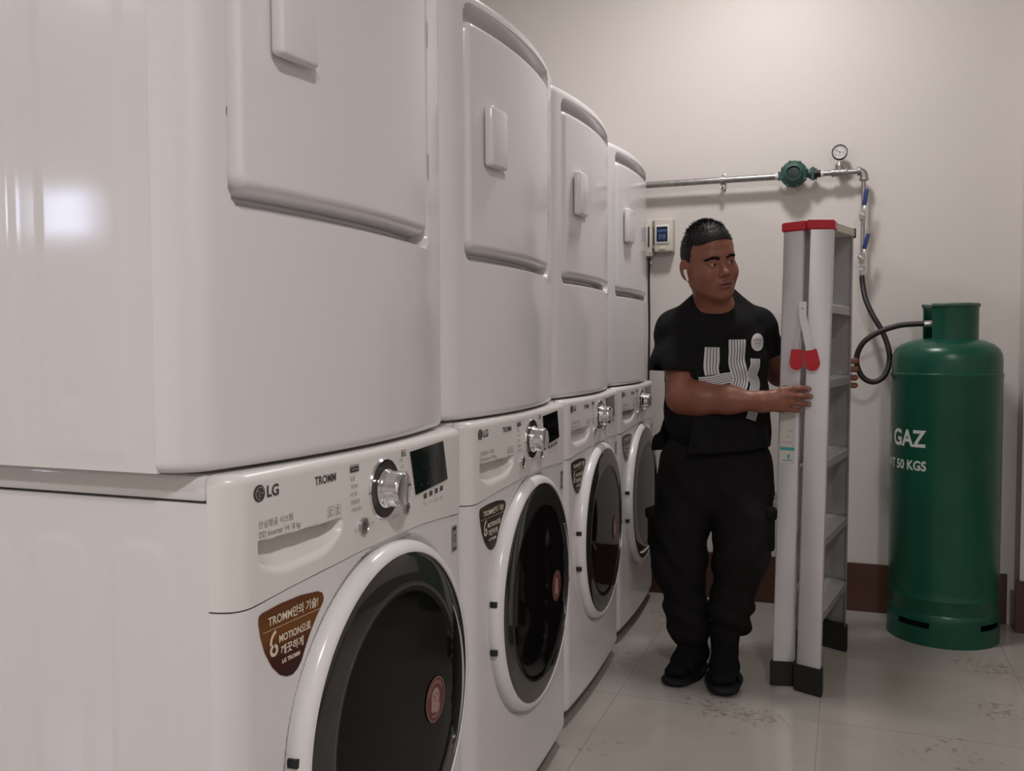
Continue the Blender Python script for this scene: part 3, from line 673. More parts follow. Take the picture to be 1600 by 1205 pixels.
# foot ring with slots
bm = bmesh.new(); n = 144; R0, R1 = .176, .170; zs = [0, .004, .030, .070, .092, .104]
def slot(a): 
    d = math.degrees(a) % 90; return 36 < d < 72
V = {}
def vtx(k, j, i):
    key = (k % n, j, i)
    if key not in V:
        a = 2*pi*(k % n)/n; r = (R0 if j else R1)-(.006 if i == 5 else 0); V[key] = bm.verts.new((r*cos(a), r*sin(a), zs[i]))
    return V[key]
def hole(k, i): return i == 2 and slot(2*pi*(k+.5)/n) 
zs[2], zs[3] = .058, .078
for k in range(n):
    for i in range(5):
        if hole(k, i): continue
        bm.faces.new((vtx(k, 1, i), vtx(k+1, 1, i), vtx(k+1, 1, i+1), vtx(k, 1, i+1))); bm.faces.new((vtx(k, 0, i), vtx(k, 0, i+1), vtx(k+1, 0, i+1), vtx(k+1, 0, i)))
    bm.faces.new((vtx(k, 1, 0), vtx(k, 0, 0), vtx(k+1, 0, 0), vtx(k+1, 1, 0)))
    if hole(k, 2):
        bm.faces.new((vtx(k, 1, 2), vtx(k+1, 1, 2), vtx(k+1, 0, 2), vtx(k, 0, 2))); bm.faces.new((vtx(k, 1, 3), vtx(k, 0, 3), vtx(k+1, 0, 3), vtx(k+1, 1, 3)))
        if not hole(k-1, 2): bm.faces.new((vtx(k, 1, 2), vtx(k, 0, 2), vtx(k, 0, 3), vtx(k, 1, 3)))
        if not hole(k+1, 2): bm.faces.new((vtx(k+1, 1, 2), vtx(k+1, 1, 3), vtx(k+1, 0, 3), vtx(k+1, 0, 2)))
from_bm('foot_ring', bm, M['cyl'], gc)
# protective collar, open towards the hose
bm = bmesh.new(); a0, a1 = radians(224), radians(224+316)
prof = [(.0855, 1.004), (.0855, 1.108), (.0870, 1.113), (.0895, 1.117), (.0900, 1.123), (.0870, 1.127), (.0835, 1.124), (.0815, 1.117), (.0815, 1.004)]
rg_ = lathe_bm(bm, prof, 72, Matrix.Translation((.011, 0, 0)), a0, a1)
for e in (0, -1): bm.faces.new([r[e] for r in rg_])
for i in range(72): bm.faces.new((rg_[0][i], rg_[0][i+1], rg_[-1][i+1], rg_[-1][i]))
co_ = from_bm('collar', bm, M['cyl'], gc); co_.data.materials.append(M['cyl_rim'])
for p_ in co_.data.polygons:
    if p_.center.z > 1.1185: p_.material_index = 1
# small weep slot at the collar's foot, and the valve inside
bm = bmesh.new(); add_box(bm, (.009, -.0735-.011, 1.0095), (.024, .004, .006), .002); from_bm('collar_slot', bm, M['gap'], co_)
bm = bmesh.new(); lathe_bm(bm, [(0, 1.01), (.020, 1.01), (.020, 1.028), (.013, 1.032), (.013, 1.072), (.018, 1.075), (.018, 1.084), (.008, 1.087), (.008, 1.094), (0, 1.094)], 20, Matrix.Translation((.005, 0, 0)))
lathe_bm(bm, [(0, -.040), (.010, -.040), (.010, .0), (0, .0)], 16, Matrix.Translation((-.030, -.015, 0)) @ XA(.034, 0, 1.060))
vv = from_bm('valve', bm, mat('valve_brass', (.42, .30, .14), .35, 1), gc)
f = Flat()
def on_tank(phi_end):
    def fn(a, b, R_=RB+.0010): p_ = phi_end+a/RB; return (R_*sin(p_), -R_*cos(p_), b)
    return fn
f.text('N GAZ', .076, (0, .655), .0022, 'RIGHT', sx=.86)
f2 = Flat(); f2.text('WT 50 KGS', .0435, (0, .577), .0013, 'RIGHT', sx=.86)
def dense(fl, st=.008):
    """split long text faces so lettering can wrap round the tank"""
    bm = bmesh.new(); vs = [bm.verts.new((x, y, 0)) for x, y in fl.V]
    for q in fl.F:
        try: bm.faces.new([vs[i] for i in q])
        except ValueError: pass
    xs = [v[0] for v in fl.V]; x = min(xs)+st
    while x < max(xs):
        bmesh.ops.bisect_plane(bm, geom=bm.verts[:]+bm.edges[:]+bm.faces[:], plane_co=(x, 0, 0), plane_no=(1, 0, 0)); x += st
    bm.verts.index_update(); o = Flat(); o.V = [(v.co.x, v.co.y) for v in bm.verts]; o.F = [tuple(v.index for v in q.verts) for q in bm.faces]; o.mi = [0]*len(o.F); bm.free(); return o
dense(f).build('stencilled_name', on_tank(radians(-25)), M['cyl_text'], gc); dense(f2).build('stencilled_weight', on_tank(radians(-23.5)), M['cyl_text'], gc)

# ---------------------------------------------------------------- electrical boxes and outlet on the back wall
e1 = empty('electrical_enclosure', (0, 0, 0)); tag(e1, 'beige electrical enclosure half hidden behind the far dryer', 'electrical box')
bm = bmesh.new(); add_box(bm, (-.085, YB-.028, 1.409), (.056, .056, .142), .004); from_bm('enclosure_body', bm, M['box_beige'], e1)
box('cover_door', (-.094, YB-.058, 1.409), (.036, .005, .100), M['label_white'], e1, .002); 
box('dark_slit', (-.0695, YB-.057, 1.413), (.006, .003, .078), M['gap'], e1, .0005)
lathe('cover_screw', [(0, .004), (.003, .003), (.0035, 0)], M['satin'], e1, 10, YA(-.063, YB-.055, 1.350))
e2 = empty('breaker_box', (0, 0, 0)); tag(e2, 'small beige breaker box with dark blue window, behind the man', 'electrical box')
bm = bmesh.new(); add_box(bm, (-.0125, YB-.028, 1.417), (.073, .056, .127), .005, 3); from_bm('box_body', bm, M['box_beige'], e2)
wf_ = box('window_frame', (-.0165, YB-.058, 1.4205), (.054, .006, .072), M['bezel'], e2, .002)
wp_ = box('window_pane', (-.0165, YB-.061, 1.4205), (.043, .003, .058), M['box_dark'], e2, .0005)
for k, (xx, zz, sx_, sz_) in enumerate(((-.0165, 1.433, .036, .010), (-.024, 1.410, .012, .022), (-.009, 1.410, .012, .022))): box('breaker', (xx, YB-.0625, zz), (sx_, .002, sz_), M['box_blue'], wp_, .0004)
bm = bmesh.new(); add_box(bm, (-.0155, YB-.059, 1.366), (.024, .005, .010), .0015); from_bm('latch', bm, M['box_beige'], e2)
for zz in (1.467, 1.372): lathe('hinge', [(0, -.006), (.0035, -.006), (.0035, .006), (0, .006)], M['satin'], e2, 10, ZA(-.051, YB-.055, zz))
w1 = tag(tube('electrical_cable', catmull([(-.076, YB-.012, 1.335), (-.078, YB-.008, 1.25), (-.076, YB-.007, 1.05), (-.079, YB-.007, .85), (-.078, YB-.007, .72)], 6), .0035, M['rubber'], None, 8), 'thin dark cable running down the wall below the enclosure', 'cable')
lathe('cable_clip', [(0, .010), (.006, .009), (.009, .003), (.009, 0), (0, 0)], M['bezel'], w1, 14, YA(-.073, YB-.003, 1.318))
ou = empty('power_outlet', (0, 0, 0)); tag(ou, 'cream double power outlet low on the back wall between man and ladder', 'outlet')
box('cover_plate', (.404, YB-.004, .404), (.072, .008, .066), M['outlet'], ou, .003)
for q, zz in ((0, .421), (0, .388)):
    s_ = box('socket', (.404, YB-.0085, zz), (.034, .003, .024), M['outlet'], ou, .004)
    f = Flat(); f.rect(-.007, -.005, -.0045, .005); f.rect(.0045, -.005, .007, .005); f.disc((0, -.0075), .002, 0, 10); f.build('pin_slot', lambda a, b, zz=zz: (.404+a, YB-.0104, zz+b), M['gap'], s_)
lathe('plate_screw', [(0, .002), (.0025, .0015), (.003, 0)], M['satin'], ou, 10, YA(.404, YB-.008, .4045))

# ---------------------------------------------------------------- folded step ladder
ld_ = empty('step_ladder', (.57, 2.88, 0)); LO = Vector((.57, 2.88, 0)); tag(ld_, 'folded aluminium step ladder with red top caps, held upright by the man', 'ladder')
def rail(name, b0, b1, t0, t1, zb, zt, fl, m_=M['alu'], th=.0022):
    """C-channel: web from point 0 to point 1 (bottom / top plan positions), flanges along fl"""
    V = []; F = []; fl = Vector(fl).normalized()*.028; K = 14
    for k in range(K+1):
        t = k/K; a = Vector(b0).lerp(Vector(t0), t); b = Vector(b1).lerp(Vector(t1), t); z = zb+(zt-zb)*t
        d = (b-a).normalized(); n_ = fl.normalized()
        ps = [a+fl, a, b, b+fl, b+fl-d*th, b-d*th+n_*th, a+d*th+n_*th, a+fl+d*th]
        r = .004; ps = [a+fl, a+n_*r, a+d*r*.3+n_*r*.3, a+d*r, b-d*r, b-d*r*.3+n_*r*.3, b+n_*r, b+fl, b+fl-d*th, b-d*th+n_*th, a+d*th+n_*th, a+fl+d*th]
        for p_ in ps: V.append((p_.x-LO.x, p_.y-LO.y, z))
    m = 12
    for k in range(K):
        for i in range(m): j = (i+1) % m; F.append((k*m+i, k*m+j, (k+1)*m+j, (k+1)*m+i))
    F.append(tuple(range(m))); F.append(tuple(range(K*m, K*m+m)))
    return link_mesh(name, V, F, m_, ld_, ang=40)
Wd = (.10, .99); Wn = (-.10, -.99)
RR = dict(nb=((.5345, 2.690), (.6005, 2.660)), nt=((.5620, 2.676), (.6225, 2.702)), fb=((.600, 3.150), (.669, 3.112)), ft=((.606, 3.035), (.677, 3.022)))
LL_ = dict(nb=((.468, 2.708), (.527, 2.722)), nt=((.488, 2.712), (.5435, 2.680)), fb=((.515, 2.990), (.573, 2.995)), ft=((.524, 2.945), (.582, 2.940)))
rail('side_rail', RR['nb'][0], RR['nb'][1], RR['nt'][0], RR['nt'][1], .02, 1.318, Wd)
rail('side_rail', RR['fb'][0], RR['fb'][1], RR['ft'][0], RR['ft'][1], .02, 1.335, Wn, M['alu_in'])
rail('side_rail', LL_['nb'][0], LL_['nb'][1], LL_['nt'][0], LL_['nt'][1], .02, 1.320, Wd)
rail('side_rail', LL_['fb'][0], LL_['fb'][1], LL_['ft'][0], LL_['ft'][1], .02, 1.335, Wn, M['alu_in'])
def lerp2(q, t): return Vector(q[0]).lerp(Vector(q[1]), t)
def at(sec, nf, e, z):                                            # plan point on a rail at height z
    t = z/1.33; b = sec[nf+'b'][e]; tt = sec[nf+'t'][e]; return Vector(b).lerp(Vector(tt), t)
def slab(name, pts, z0, z1, m_, parent=ld_, bev=.0015, rise=0):
    bm = bmesh.new(); a = [bm.verts.new((p_.x-LO.x, p_.y-LO.y, z0+(rise if i > 1 else 0))) for i, p_ in enumerate(pts)]; b = [bm.verts.new((p_.x-LO.x, p_.y-LO.y, z1+(rise if i > 1 else 0))) for i, p_ in enumerate(pts)]
    bm.faces.new(a[::-1]); bm.faces.new(b)
    for i in range(4): j = (i+1) % 4; bm.faces.new((a[i], a[j], b[j], b[i]))
    if bev: bmesh.ops.bevel(bm, geom=bm.edges[:], offset=bev, segments=2, affect='EDGES')
    return from_bm(name, bm, m_, parent)
for z in (.228, .441, .664, .893, 1.106):
    n0, n1, f0, f1 = (at(RR, 'n', 0, z), at(RR, 'n', 1, z), at(RR, 'f', 0, z), at(RR, 'f', 1, z)); o = Vector((.004, .006)); 
    st = slab('step', [n0+Vector((.004, .006)), n1+Vector((-.003, .006)), f1+Vector((-.003, -.006)), f0+Vector((.004, -.006))], z-.004, z+.002, M['alu'])
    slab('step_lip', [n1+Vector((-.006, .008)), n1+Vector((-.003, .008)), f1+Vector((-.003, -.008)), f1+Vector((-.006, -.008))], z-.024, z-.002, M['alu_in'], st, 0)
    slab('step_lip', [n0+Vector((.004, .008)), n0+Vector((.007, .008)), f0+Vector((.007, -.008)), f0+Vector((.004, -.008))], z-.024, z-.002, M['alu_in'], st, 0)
for z in (.25, .62, 1.0):
    n0, f0 = (at(LL_, 'n', 0, z)+at(LL_, 'n', 1, z))/2, (at(LL_, 'f', 0, z)+at(LL_, 'f', 1, z))/2
    tube('rear_brace', [(n0.x-LO.x, n0.y-LO.y+.003, z), (f0.x-LO.x, f0.y-LO.y-.003, z)], .009, M['alu_in'], ld_, 10)
# rubber feet
def foot(p0, p1, d, z1, zt=0):
    p0, p1, d = Vector(p0), Vector(p1), Vector(d).normalized(); w = (p1-p0).normalized()*.006; o = d*.006
    return slab('rubber_foot', [p0-w-o, p1+w-o, p1+w+d*.034, p0-w+d*.034], 0, z1, M['rubber'], bev=.003)
foot(*RR['nb'], Wd, .078); foot(*LL_['nb'], Wd, .072); foot(*RR['fb'], Wn, .085); foot(*LL_['fb'], Wn, .085)
# red top caps and the cream end of the top step
def cap(q, d, z0, z1, nm, m_, L=.05, w_=.005):
    p0, p1 = Vector(q[0]), Vector(q[1]); d = Vector(d).normalized(); w = (p1-p0).normalized()*w_
    return slab(nm, [p0-w-d*.006, p1+w-d*.006, p1+w+d*L, p0-w+d*L], z0, z1, m_, bev=.003)
cap(((.488, 2.712), (.548, 2.677)), Wd, 1.312, 1.338, 'top_cap', M['red']); cap(((.557, 2.673), (.6225, 2.702)), Wd, 1.3135, 1.3395, 'top_cap', M['red'])
n0, n1 = Vector(RR['nt'][0])+Vector((0, .052)), Vector(RR['nt'][1])+Vector((.006, .052)); f1, f0 = Vector(RR['ft'][1])+Vector((.004, .012)), Vector(RR['ft'][0])+Vector((0, .012))
tp = slab('top_step', [n0, n1, f1, f0], 1.3145, 1.3385, M['cream'], rise=.012, bev=.002)
n0, n1 = Vector(LL_['nt'][0])+Vector((0, .052)), Vector(LL_['nt'][1])+Vector((0, .052)); f1, f0 = Vector(LL_['ft'][1])+Vector((0, .012)), Vector(LL_['ft'][0])+Vector((0, .012))
slab('top_brace', [n0, n1, f1, f0], 1.318, 1.336, M['alu_in'], rise=.012, bev=.002)
slab('end_plug', [Vector((.660, 3.036)), Vector((.6835, 3.028)), Vector((.6835, 3.040)), Vector((.660, 3.046))], 1.322, 1.352, M['blk'], tp)
# hinge strap with red lock paddles
fy = 2.672
def strap(pts, w_, m_, nm, y, th=.003, parent=ld_):
    bm = bmesh.new(); P = [Vector(p_) for p_ in pts]; A = []
    for i, p_ in enumerate(P):
        d = (P[min(i+1, len(P)-1)]-P[max(i-1, 0)]).normalized(); n_ = Vector((-d.y, d.x))*w_/2; A.append((p_-n_, p_+n_))
    V = []
    for yy in (y, y-th): V.append([[bm.verts.new((q.x-LO.x, yy-LO.y, q.y)) for q in ab] for ab in A])
    for i in range(len(A)-1):
        for s_ in (0, 1): bm.faces.new((V[s_][i][0], V[s_][i][1], V[s_][i+1][1], V[s_][i+1][0]))
        for e in (0, 1): bm.faces.new((V[0][i][e], V[0][i+1][e], V[1][i+1][e], V[1][i][e]))
    for i in (0, -1): bm.faces.new((V[0][i][0], V[0][i][1], V[1][i][1], V[1][i][0]))
    return from_bm(nm, bm, m_, parent)
strap([(.5435, 1.108), (.5395, 1.075), (.524, .965)], .011, M['satin'], 'hinge_strap', 2.6855)
hs = strap([(.5445, 1.112), (.5445, 1.075), (.556, 1.020), (.566, .965)], .020, M['alu'], 'hinge_strap', 2.666)
lathe('rivet', [(0, .003), (.003, .0025), (.004, 0)], M['satin'], hs, 12, YA(.5445-LO.x, 2.663-LO.y, 1.094))
def paddle(cx, w_, lean, y, nm='lock_paddle'):
    pts = [(-w_/2*.82, .030), (w_/2*.82, .030)]+[(w_/2*cos(a)*(1 if True else 1), -.012+w_/2*sin(a)*.95) for a in [(-k*pi/12) for k in range(1, 12)]]
    pts = [(-w_/2*.85, .031), (w_/2*.85, .031), (w_/2, .0)]+[(w_/2*cos(-k*pi/12), -.010+w_/2*.95*sin(-k*pi/12)) for k in range(0, 13)]+[(-w_/2, .0)]
    bm = bmesh.new(); poly_prism(bm, pts, .010, Matrix.Translation((cx-LO.x, y-LO.y, .948)) @ Matrix.Rotation(lean, 4, 'Y') @ Matrix.Rotation(radians(90), 4, 'X'))
    bmesh.ops.bevel(bm, geom=bm.edges[:], offset=.0018, segments=2, affect='EDGES')
    pd = from_bm(nm, bm, M['red'], ld_)
    lathe('rivet', [(0, .003), (.0035, .0025), (.0045, 0)], M['red'], pd, 12, YA(cx-LO.x, y-LO.y-.010, .930))
paddle(.5285, .036, .03, 2.680); paddle(.5700, .041, -.16, 2.672)
# paper label on the left rail
def on_web(sec, nf, a, z, off=.0012):
    p_ = at(sec, nf, 0, z).lerp(at(sec, nf, 1, z), a); return (p_.x-LO.x, p_.y-LO.y-off, z)
f = Flat(); f.rect(.10, .700, .80, .885, 0); f.rect(.10, .690, .80, .6985, 1); f.rect(.10, .652, .80, .6895, 0)
lb = f.build('paper_label', lambda a, b: on_web(LL_, 'n', a, b), [M['label_white'], M['label_teal']], ld_)
f = Flat()
for k in range(9): f.rect(.17, .712+.0165*k, .17+(.50, .38, .55, .44)[k % 4], .7145+.0165*k, 0)
f.rect(.17, .868, .60, .876, 1); f.rect(.46, .666, .58, .678, 1); f.rect(.22, .660, .70, .6625, 1)
f.build('label_print', lambda a, b: on_web(LL_, 'n', a, b, .0017), [M['print_faint'], M['label_teal']], lb)

# ---------------------------------------------------------------- ceiling lamps
for lx, ly, lw in LAMPS:
    l_ = empty('ceiling_light', (lx, ly, CEIL)); tag(l_, 'round white ceiling light above the '+('far end of the washer row' if lx == .35 else 'aisle beside the nearest washer' if lx > 1 else 'open left side of the room, added in place of daylight'), 'ceiling light', 'round ceiling lights')
    lathe('lamp_base', [(0, 0), (.16, 0), (.16, -.030), (.15, -.034), (.0, -.034)], M['lamp_base'], l_, 48)
    lathe('diffuser', [(0, -.036), (.148, -.036), (.148, -.048), (.13, -.064), (.09, -.074), (0, -.078)], M['lamp'], l_, 48)
# ---------------------------------------------------------------- the man: distance-field modelling
class Field:
    def __init__(s, xs, ys, zs):
        s.ax = [np.asarray(q, np.float32) for q in (xs, ys, zs)]; s.F = np.full([len(q) for q in s.ax], 1.0, np.float32); s.sc = None
    def sub(s, lo, hi, m):
        sl = []
        for q, a, b in zip(s.ax, lo, hi):
            i = max(0, int(np.searchsorted(q, a-m))-1); j = min(len(q), int(np.searchsorted(q, b+m))+1); sl.append(slice(i, j))
        return tuple(sl)
    def pts(s, sl):
        X = s.ax[0][sl[0]][:, None, None]; Y = s.ax[1][sl[1]][None, :, None]; Z = s.ax[2][sl[2]][None, None, :]; return X, Y, Z
    def put(s, sl, d, k, op):
        A = s.F[sl]; d = np.broadcast_to(d, A.shape)
        if op == '+':
            h = np.maximum(k-np.abs(A-d), 0)/max(k, 1e-6); s.F[sl] = np.minimum(A, d)-h*h*k*.25
        else:
            d = -d; h = np.maximum(k-np.abs(A-d), 0)/max(k, 1e-6); s.F[sl] = np.maximum(A, d)+h*h*k*.25
    def cone(s, a, b, ra, rb, k=.02, op='+', sq=None):
        a = np.array(a, float); b = np.array(b, float); ra, rb = (ra*s.sc[3], rb*s.sc[3]) if s.sc else (ra, rb); R = max(ra, rb)*1.05
        m = k+.012; sl = s.sub(np.minimum(a, b)-R, np.maximum(a, b)+R, m); X, Y, Z = s.pts(sl)
        if 0 in (X.size, Y.size, Z.size): return
        ba = b-a; L = max(ba @ ba, 1e-9); px, py, pz = X-a[0], Y-a[1], Z-a[2]
        t = np.clip((px*ba[0]+py*ba[1]+pz*ba[2])/L, 0, 1)
        qx, qy, qz = px-t*ba[0], py-t*ba[1], pz-t*ba[2]
        if sq is not None:                                          # thinner along unit vector n by factor f
            n, f = np.array(sq[0], float), sq[1]; n /= np.linalg.norm(n); c = (qx*n[0]+qy*n[1]+qz*n[2]); e = c*(1/f-1)
            qx = qx+e*n[0]; qy = qy+e*n[1]; qz = qz+e*n[2]
            d = (np.sqrt(qx*qx+qy*qy+qz*qz)-(ra+(rb-ra)*t))*(.5+.5*f)
        else: d = np.sqrt(qx*qx+qy*qy+qz*qz)-(ra+(rb-ra)*t)
        s.put(sl, d.astype(np.float32), k, op)
    def ell(s, c, r, k=.02, op='+', R=None):
        c = np.array(c, float); r = np.array(r, float)*(s.sc[:3] if s.sc else 1); R = np.eye(3) if R is None else np.array(R)
        ext = np.sqrt(((R*r[None, :])**2).sum(1)); sl = s.sub(c-ext, c+ext, k+.012); X, Y, Z = s.pts(sl)
        if 0 in (X.size, Y.size, Z.size): return
        px, py, pz = X-c[0], Y-c[1], Z-c[2]
        q = [(px*R[0, i]+py*R[1, i]+pz*R[2, i]) for i in range(3)]
        k0 = np.sqrt(sum((q[i]/r[i])**2 for i in range(3))); k1 = np.sqrt(sum((q[i]/r[i]**2)**2 for i in range(3)))+1e-9
        s.put(sl, (k0*(k0-1)/k1).astype(np.float32), k, op)
    def plane(s, p, n):                                             # cut away everything beyond p along n
        n = np.array(n, float); n /= np.linalg.norm(n); X, Y, Z = s.pts((slice(None),)*3)
        d = ((X-p[0])*n[0]+(Y-p[1])*n[1]+(Z-p[2])*n[2]).astype(np.float32); s.F = np.maximum(s.F, d)
    def mesh(s):
        F = s.F; ins = F < 0
        c = ins[:-1, :-1, :-1].astype(np.uint8)
        for i in (0, 1):
            for j in (0, 1):
                for k in (0, 1):
                    if i+j+k: c += ins[i:F.shape[0]-1+i, j:F.shape[1]-1+j, k:F.shape[2]-1+k]
        act = (c > 0) & (c < 8); I = np.argwhere(act); idx = np.full(act.shape, -1, np.int32); idx[act] = np.arange(len(I)); del c
        acc = np.zeros((len(I), 3)); cnt = np.zeros(len(I)); G = [np.stack([s.ax[a][I[:, a]], s.ax[a][I[:, a]+1]], 1) for a in range(3)]
        val = {}
        for i in (0, 1):
            for j in (0, 1):
                for k in (0, 1): val[i, j, k] = F[I[:, 0]+i, I[:, 1]+j, I[:, 2]+k].astype(float)
        for a in range(3):
            for u in (0, 1):
                for v in (0, 1):
                    p = [u, v]; p.insert(a, 0); q = [u, v]; q.insert(a, 1); p, q = tuple(p), tuple(q); A, B = val[p], val[q]
                    x = (A < 0) != (B < 0); t = np.where(x, A/np.where(A == B, 1, A-B), 0)
                    for d in range(3):
                        pos = G[d][:, 0]+t*(G[d][:, 1]-G[d][:, 0]) if d == a else G[d][:, p[d]]
                        acc[:, d] += np.where(x, pos, 0)
                    cnt += x
        V = acc/cnt[:, None]; Q = []
        for a in range(3):
            b, c2 = [(1, 2), (2, 0), (0, 1)][a]
            sl0 = [slice(None)]*3; sl1 = [slice(None)]*3; sl0[a] = slice(0, -1); sl1[a] = slice(1, None); cr = ins[tuple(sl0)] != ins[tuple(sl1)]
            E_ = np.argwhere(cr); ok = (E_[:, b] > 0) & (E_[:, c2] > 0) & (E_[:, b] < act.shape[b]) & (E_[:, c2] < act.shape[c2]); E_ = E_[ok]
            def cell(db, dc): q = E_.copy(); q[:, b] -= db; q[:, c2] -= dc; return idx[q[:, 0], q[:, 1], q[:, 2]]
            quad = np.stack([cell(1, 1), cell(0, 1), cell(0, 0), cell(1, 0)], 1); fl = ins[E_[:, 0], E_[:, 1], E_[:, 2]]
            quad[~fl] = quad[~fl][:, ::-1]; Q.append(quad)
        Q = np.concatenate(Q); Q = Q[(Q >= 0).all(1)]; return V, Q
def field_obj(name, fd, m_, parent, org, smooth_it=0):
    V, Q = fd.mesh(); V = V-np.array(org)
    me = bpy.data.meshes.new(name); me.vertices.add(len(V)); me.vertices.foreach_set('co', V.astype(np.float32).ravel())
    me.loops.add(len(Q)*4); me.loops.foreach_set('vertex_index', Q.astype(np.int32).ravel()); me.polygons.add(len(Q)); me.polygons.foreach_set('loop_start', np.arange(0, len(Q)*4, 4, dtype=np.int32))
    me.polygons.foreach_set('use_smooth', np.ones(len(Q), bool)); me.update(calc_edges=True); me.validate()
    for q in (m_ if isinstance(m_, list) else [m_]): me.materials.append(q)
    o = bpy.data.objects.new(name, me); COL.objects.link(o); o.parent = parent; return o
def axis(*seg):                                                    # (start, stop, step), (stop, step) ...
    out = [seg[0][0]]; a = seg[0][0]
    for q in [(seg[0][1], seg[0][2])]+list(seg[1:]):
        n = max(1, int(round((q[0]-a)/q[1]))); out += list(a+(q[0]-a)*np.arange(1, n+1)/n); a = q[0]
    return out

def skin_mat():
    mt = mat('tan_skin', (.255, .100, .062), .45, spec=.4, noise=(28, (.215, .080, .050), .35, .7), bump=(330, .12))
    b = mt.node_tree.nodes['Principled BSDF']; b.inputs['Subsurface Weight'].default_value = .12; b.inputs['Subsurface Radius'].default_value = (.012, .005, .003); b.inputs['Subsurface Scale'].default_value = .5
    return mt
SK = skin_mat(); LIP = mat('lip_skin', (.185, .062, .052), .4); NAIL = mat('finger_nail', (.32, .18, .14), .3)
CLOTH = mat('black_cotton', (.0065, .0062, .0068), .85, spec=.2, bump=(500, .3)); TROU = mat('black_twill', (.0072, .0068, .0068), .85, spec=.2, bump=(420, .35))
HAIR = mat('black_hair', (.006, .005, .005), .55, spec=.25); SOCK = mat('black_sock', (.006, .006, .007), .9, spec=.15); SAND = mat('black_foam_sandal', (.005, .005, .006), .7, spec=.3)
MO = Vector((.29, 2.74, 0)); man = empty('person', MO); tag(man, 'man in black shirt and cargo trousers walking beside the ladder and holding it', 'person')
O3 = np.array(MO)
# head frame
def rx(a): return np.array([[1, 0, 0], [0, cos(a), -sin(a)], [0, sin(a), cos(a)]])
def ry(a): return np.array([[cos(a), 0, sin(a)], [0, 1, 0], [-sin(a), 0, cos(a)]])
def rz_(a): return np.array([[cos(a), -sin(a), 0], [sin(a), cos(a), 0], [0, 0, 1]])
RH = ry(radians(-12)) @ rz_(radians(35)) @ rx(radians(11)); HC = np.array([.284, 2.690, 1.224]); HS = (.865, .865, .935, .88)
H = lambda x, y, z: HC+RH @ np.array([x*HS[0], y*HS[1], z*HS[2]])
B_ = Field(axis((.09, .195, .0035), (.375, .00155), (.70, .0022)), axis((2.555, 2.62, .0022), (2.80, .0016), (3.24, .0028)), axis((.0, .74, .008), (1.075, .0022), (1.385, .00155)))
# --- head
B_.sc = HS
B_.ell(H(0, .014, .036), (.0765, .094, .082), .01, R=RH)
B_.ell(H(0, -.018, -.018), (.0675, .070, .082), .03, R=RH)
B_.ell(H(0, -.032, .058), (.064, .057, .050), .03, R=RH)
for s in (-1, 1):
    B_.ell(H(s*.041, -.048, -.026), (.031, .034, .031), .022, R=RH)
    B_.cone(H(s*.055, .000, -.042), H(s*.022, -.056, -.084), .020, .019, .03)
B_.ell(H(0, -.066, -.086), (.024, .021, .019), .02, R=RH)
B_.cone(H(-.036, -.074, .027), H(.036, -.074, .027), .013, .013, .018); B_.ell(H(0, -.080, .026), (.014, .012, .012), .014, R=RH)
for s in (-1, 1): B_.ell(H(s*.0310, -.0960, .0065), (.0185, .0125, .0115), .014, '-', RH)
for s in (-1, 1): B_.ell(H(s*.0310, -.0735, .0050), (.0158, .0152, .0138), .004, R=RH)
for s in (-1, 1): B_.cone(H(s*.0175, -.083, .0145), H(s*.045, -.076, .0135), .0042, .0040, .008)        # lid folds
# nose
B_.cone(H(0, -.084, .012), H(0, -.0985, -.020), .0075, .0088, .014); B_.ell(H(0, -.1025, -.0250), (.0105, .0105, .0090), .008, R=RH)
for s in (-1, 1): B_.ell(H(s*.0135, -.0925, -.0285), (.0078, .0095, .0072), .006, R=RH)
# mouth
B_.ell(H(0, -.080, -.058), (.030, .018, .020), .014, R=RH)
for s in (-1, 1):
    B_.cone(H(0, -.0975, -.0535), H(s*.0235, -.0885, -.0575), .0056, .0032, .005); B_.cone(H(0, -.0955, -.0650), H(s*.0205, -.0875, -.0610), .0064, .0038, .006)
B_.cone(H(-.024, -.0925, -.0588), H(.024, -.0925, -.0588), .0028, .0028, .003, '-', (RH @ np.array([0, 0, 1.]), .55)); B_.ell(H(0, -.1005, -.0590), (.018, .0055, .0014), .003, '-', RH)
B_.ell(H(0, -.098, -.079), (.015, .006, .004), .008, '-', RH)
# ears
for s in (-1, 1):
    Re = RH @ rz_(-s*radians(32)) @ rx(radians(-8)); B_.ell(H(s*.083, .016, -.004), (.0075, .021, .034), .006, R=Re); B_.ell(H(s*.0885, .008, .000), (.0060, .0115, .0175), .004, '-', Re); B_.ell(H(s*.079, .004, -.030), (.007, .010, .010), .006, R=Re)
# eye slits
for s in (-1, 1): B_.ell(H(s*.0315, -.0905, .0045), (.0145, .0110, .0036), .0012, '-', RH)
for s in (-1, 1): B_.ell(H(s*.0062, -.1035, -.0350), (.0034, .005, .0024), .002, '-', RH)
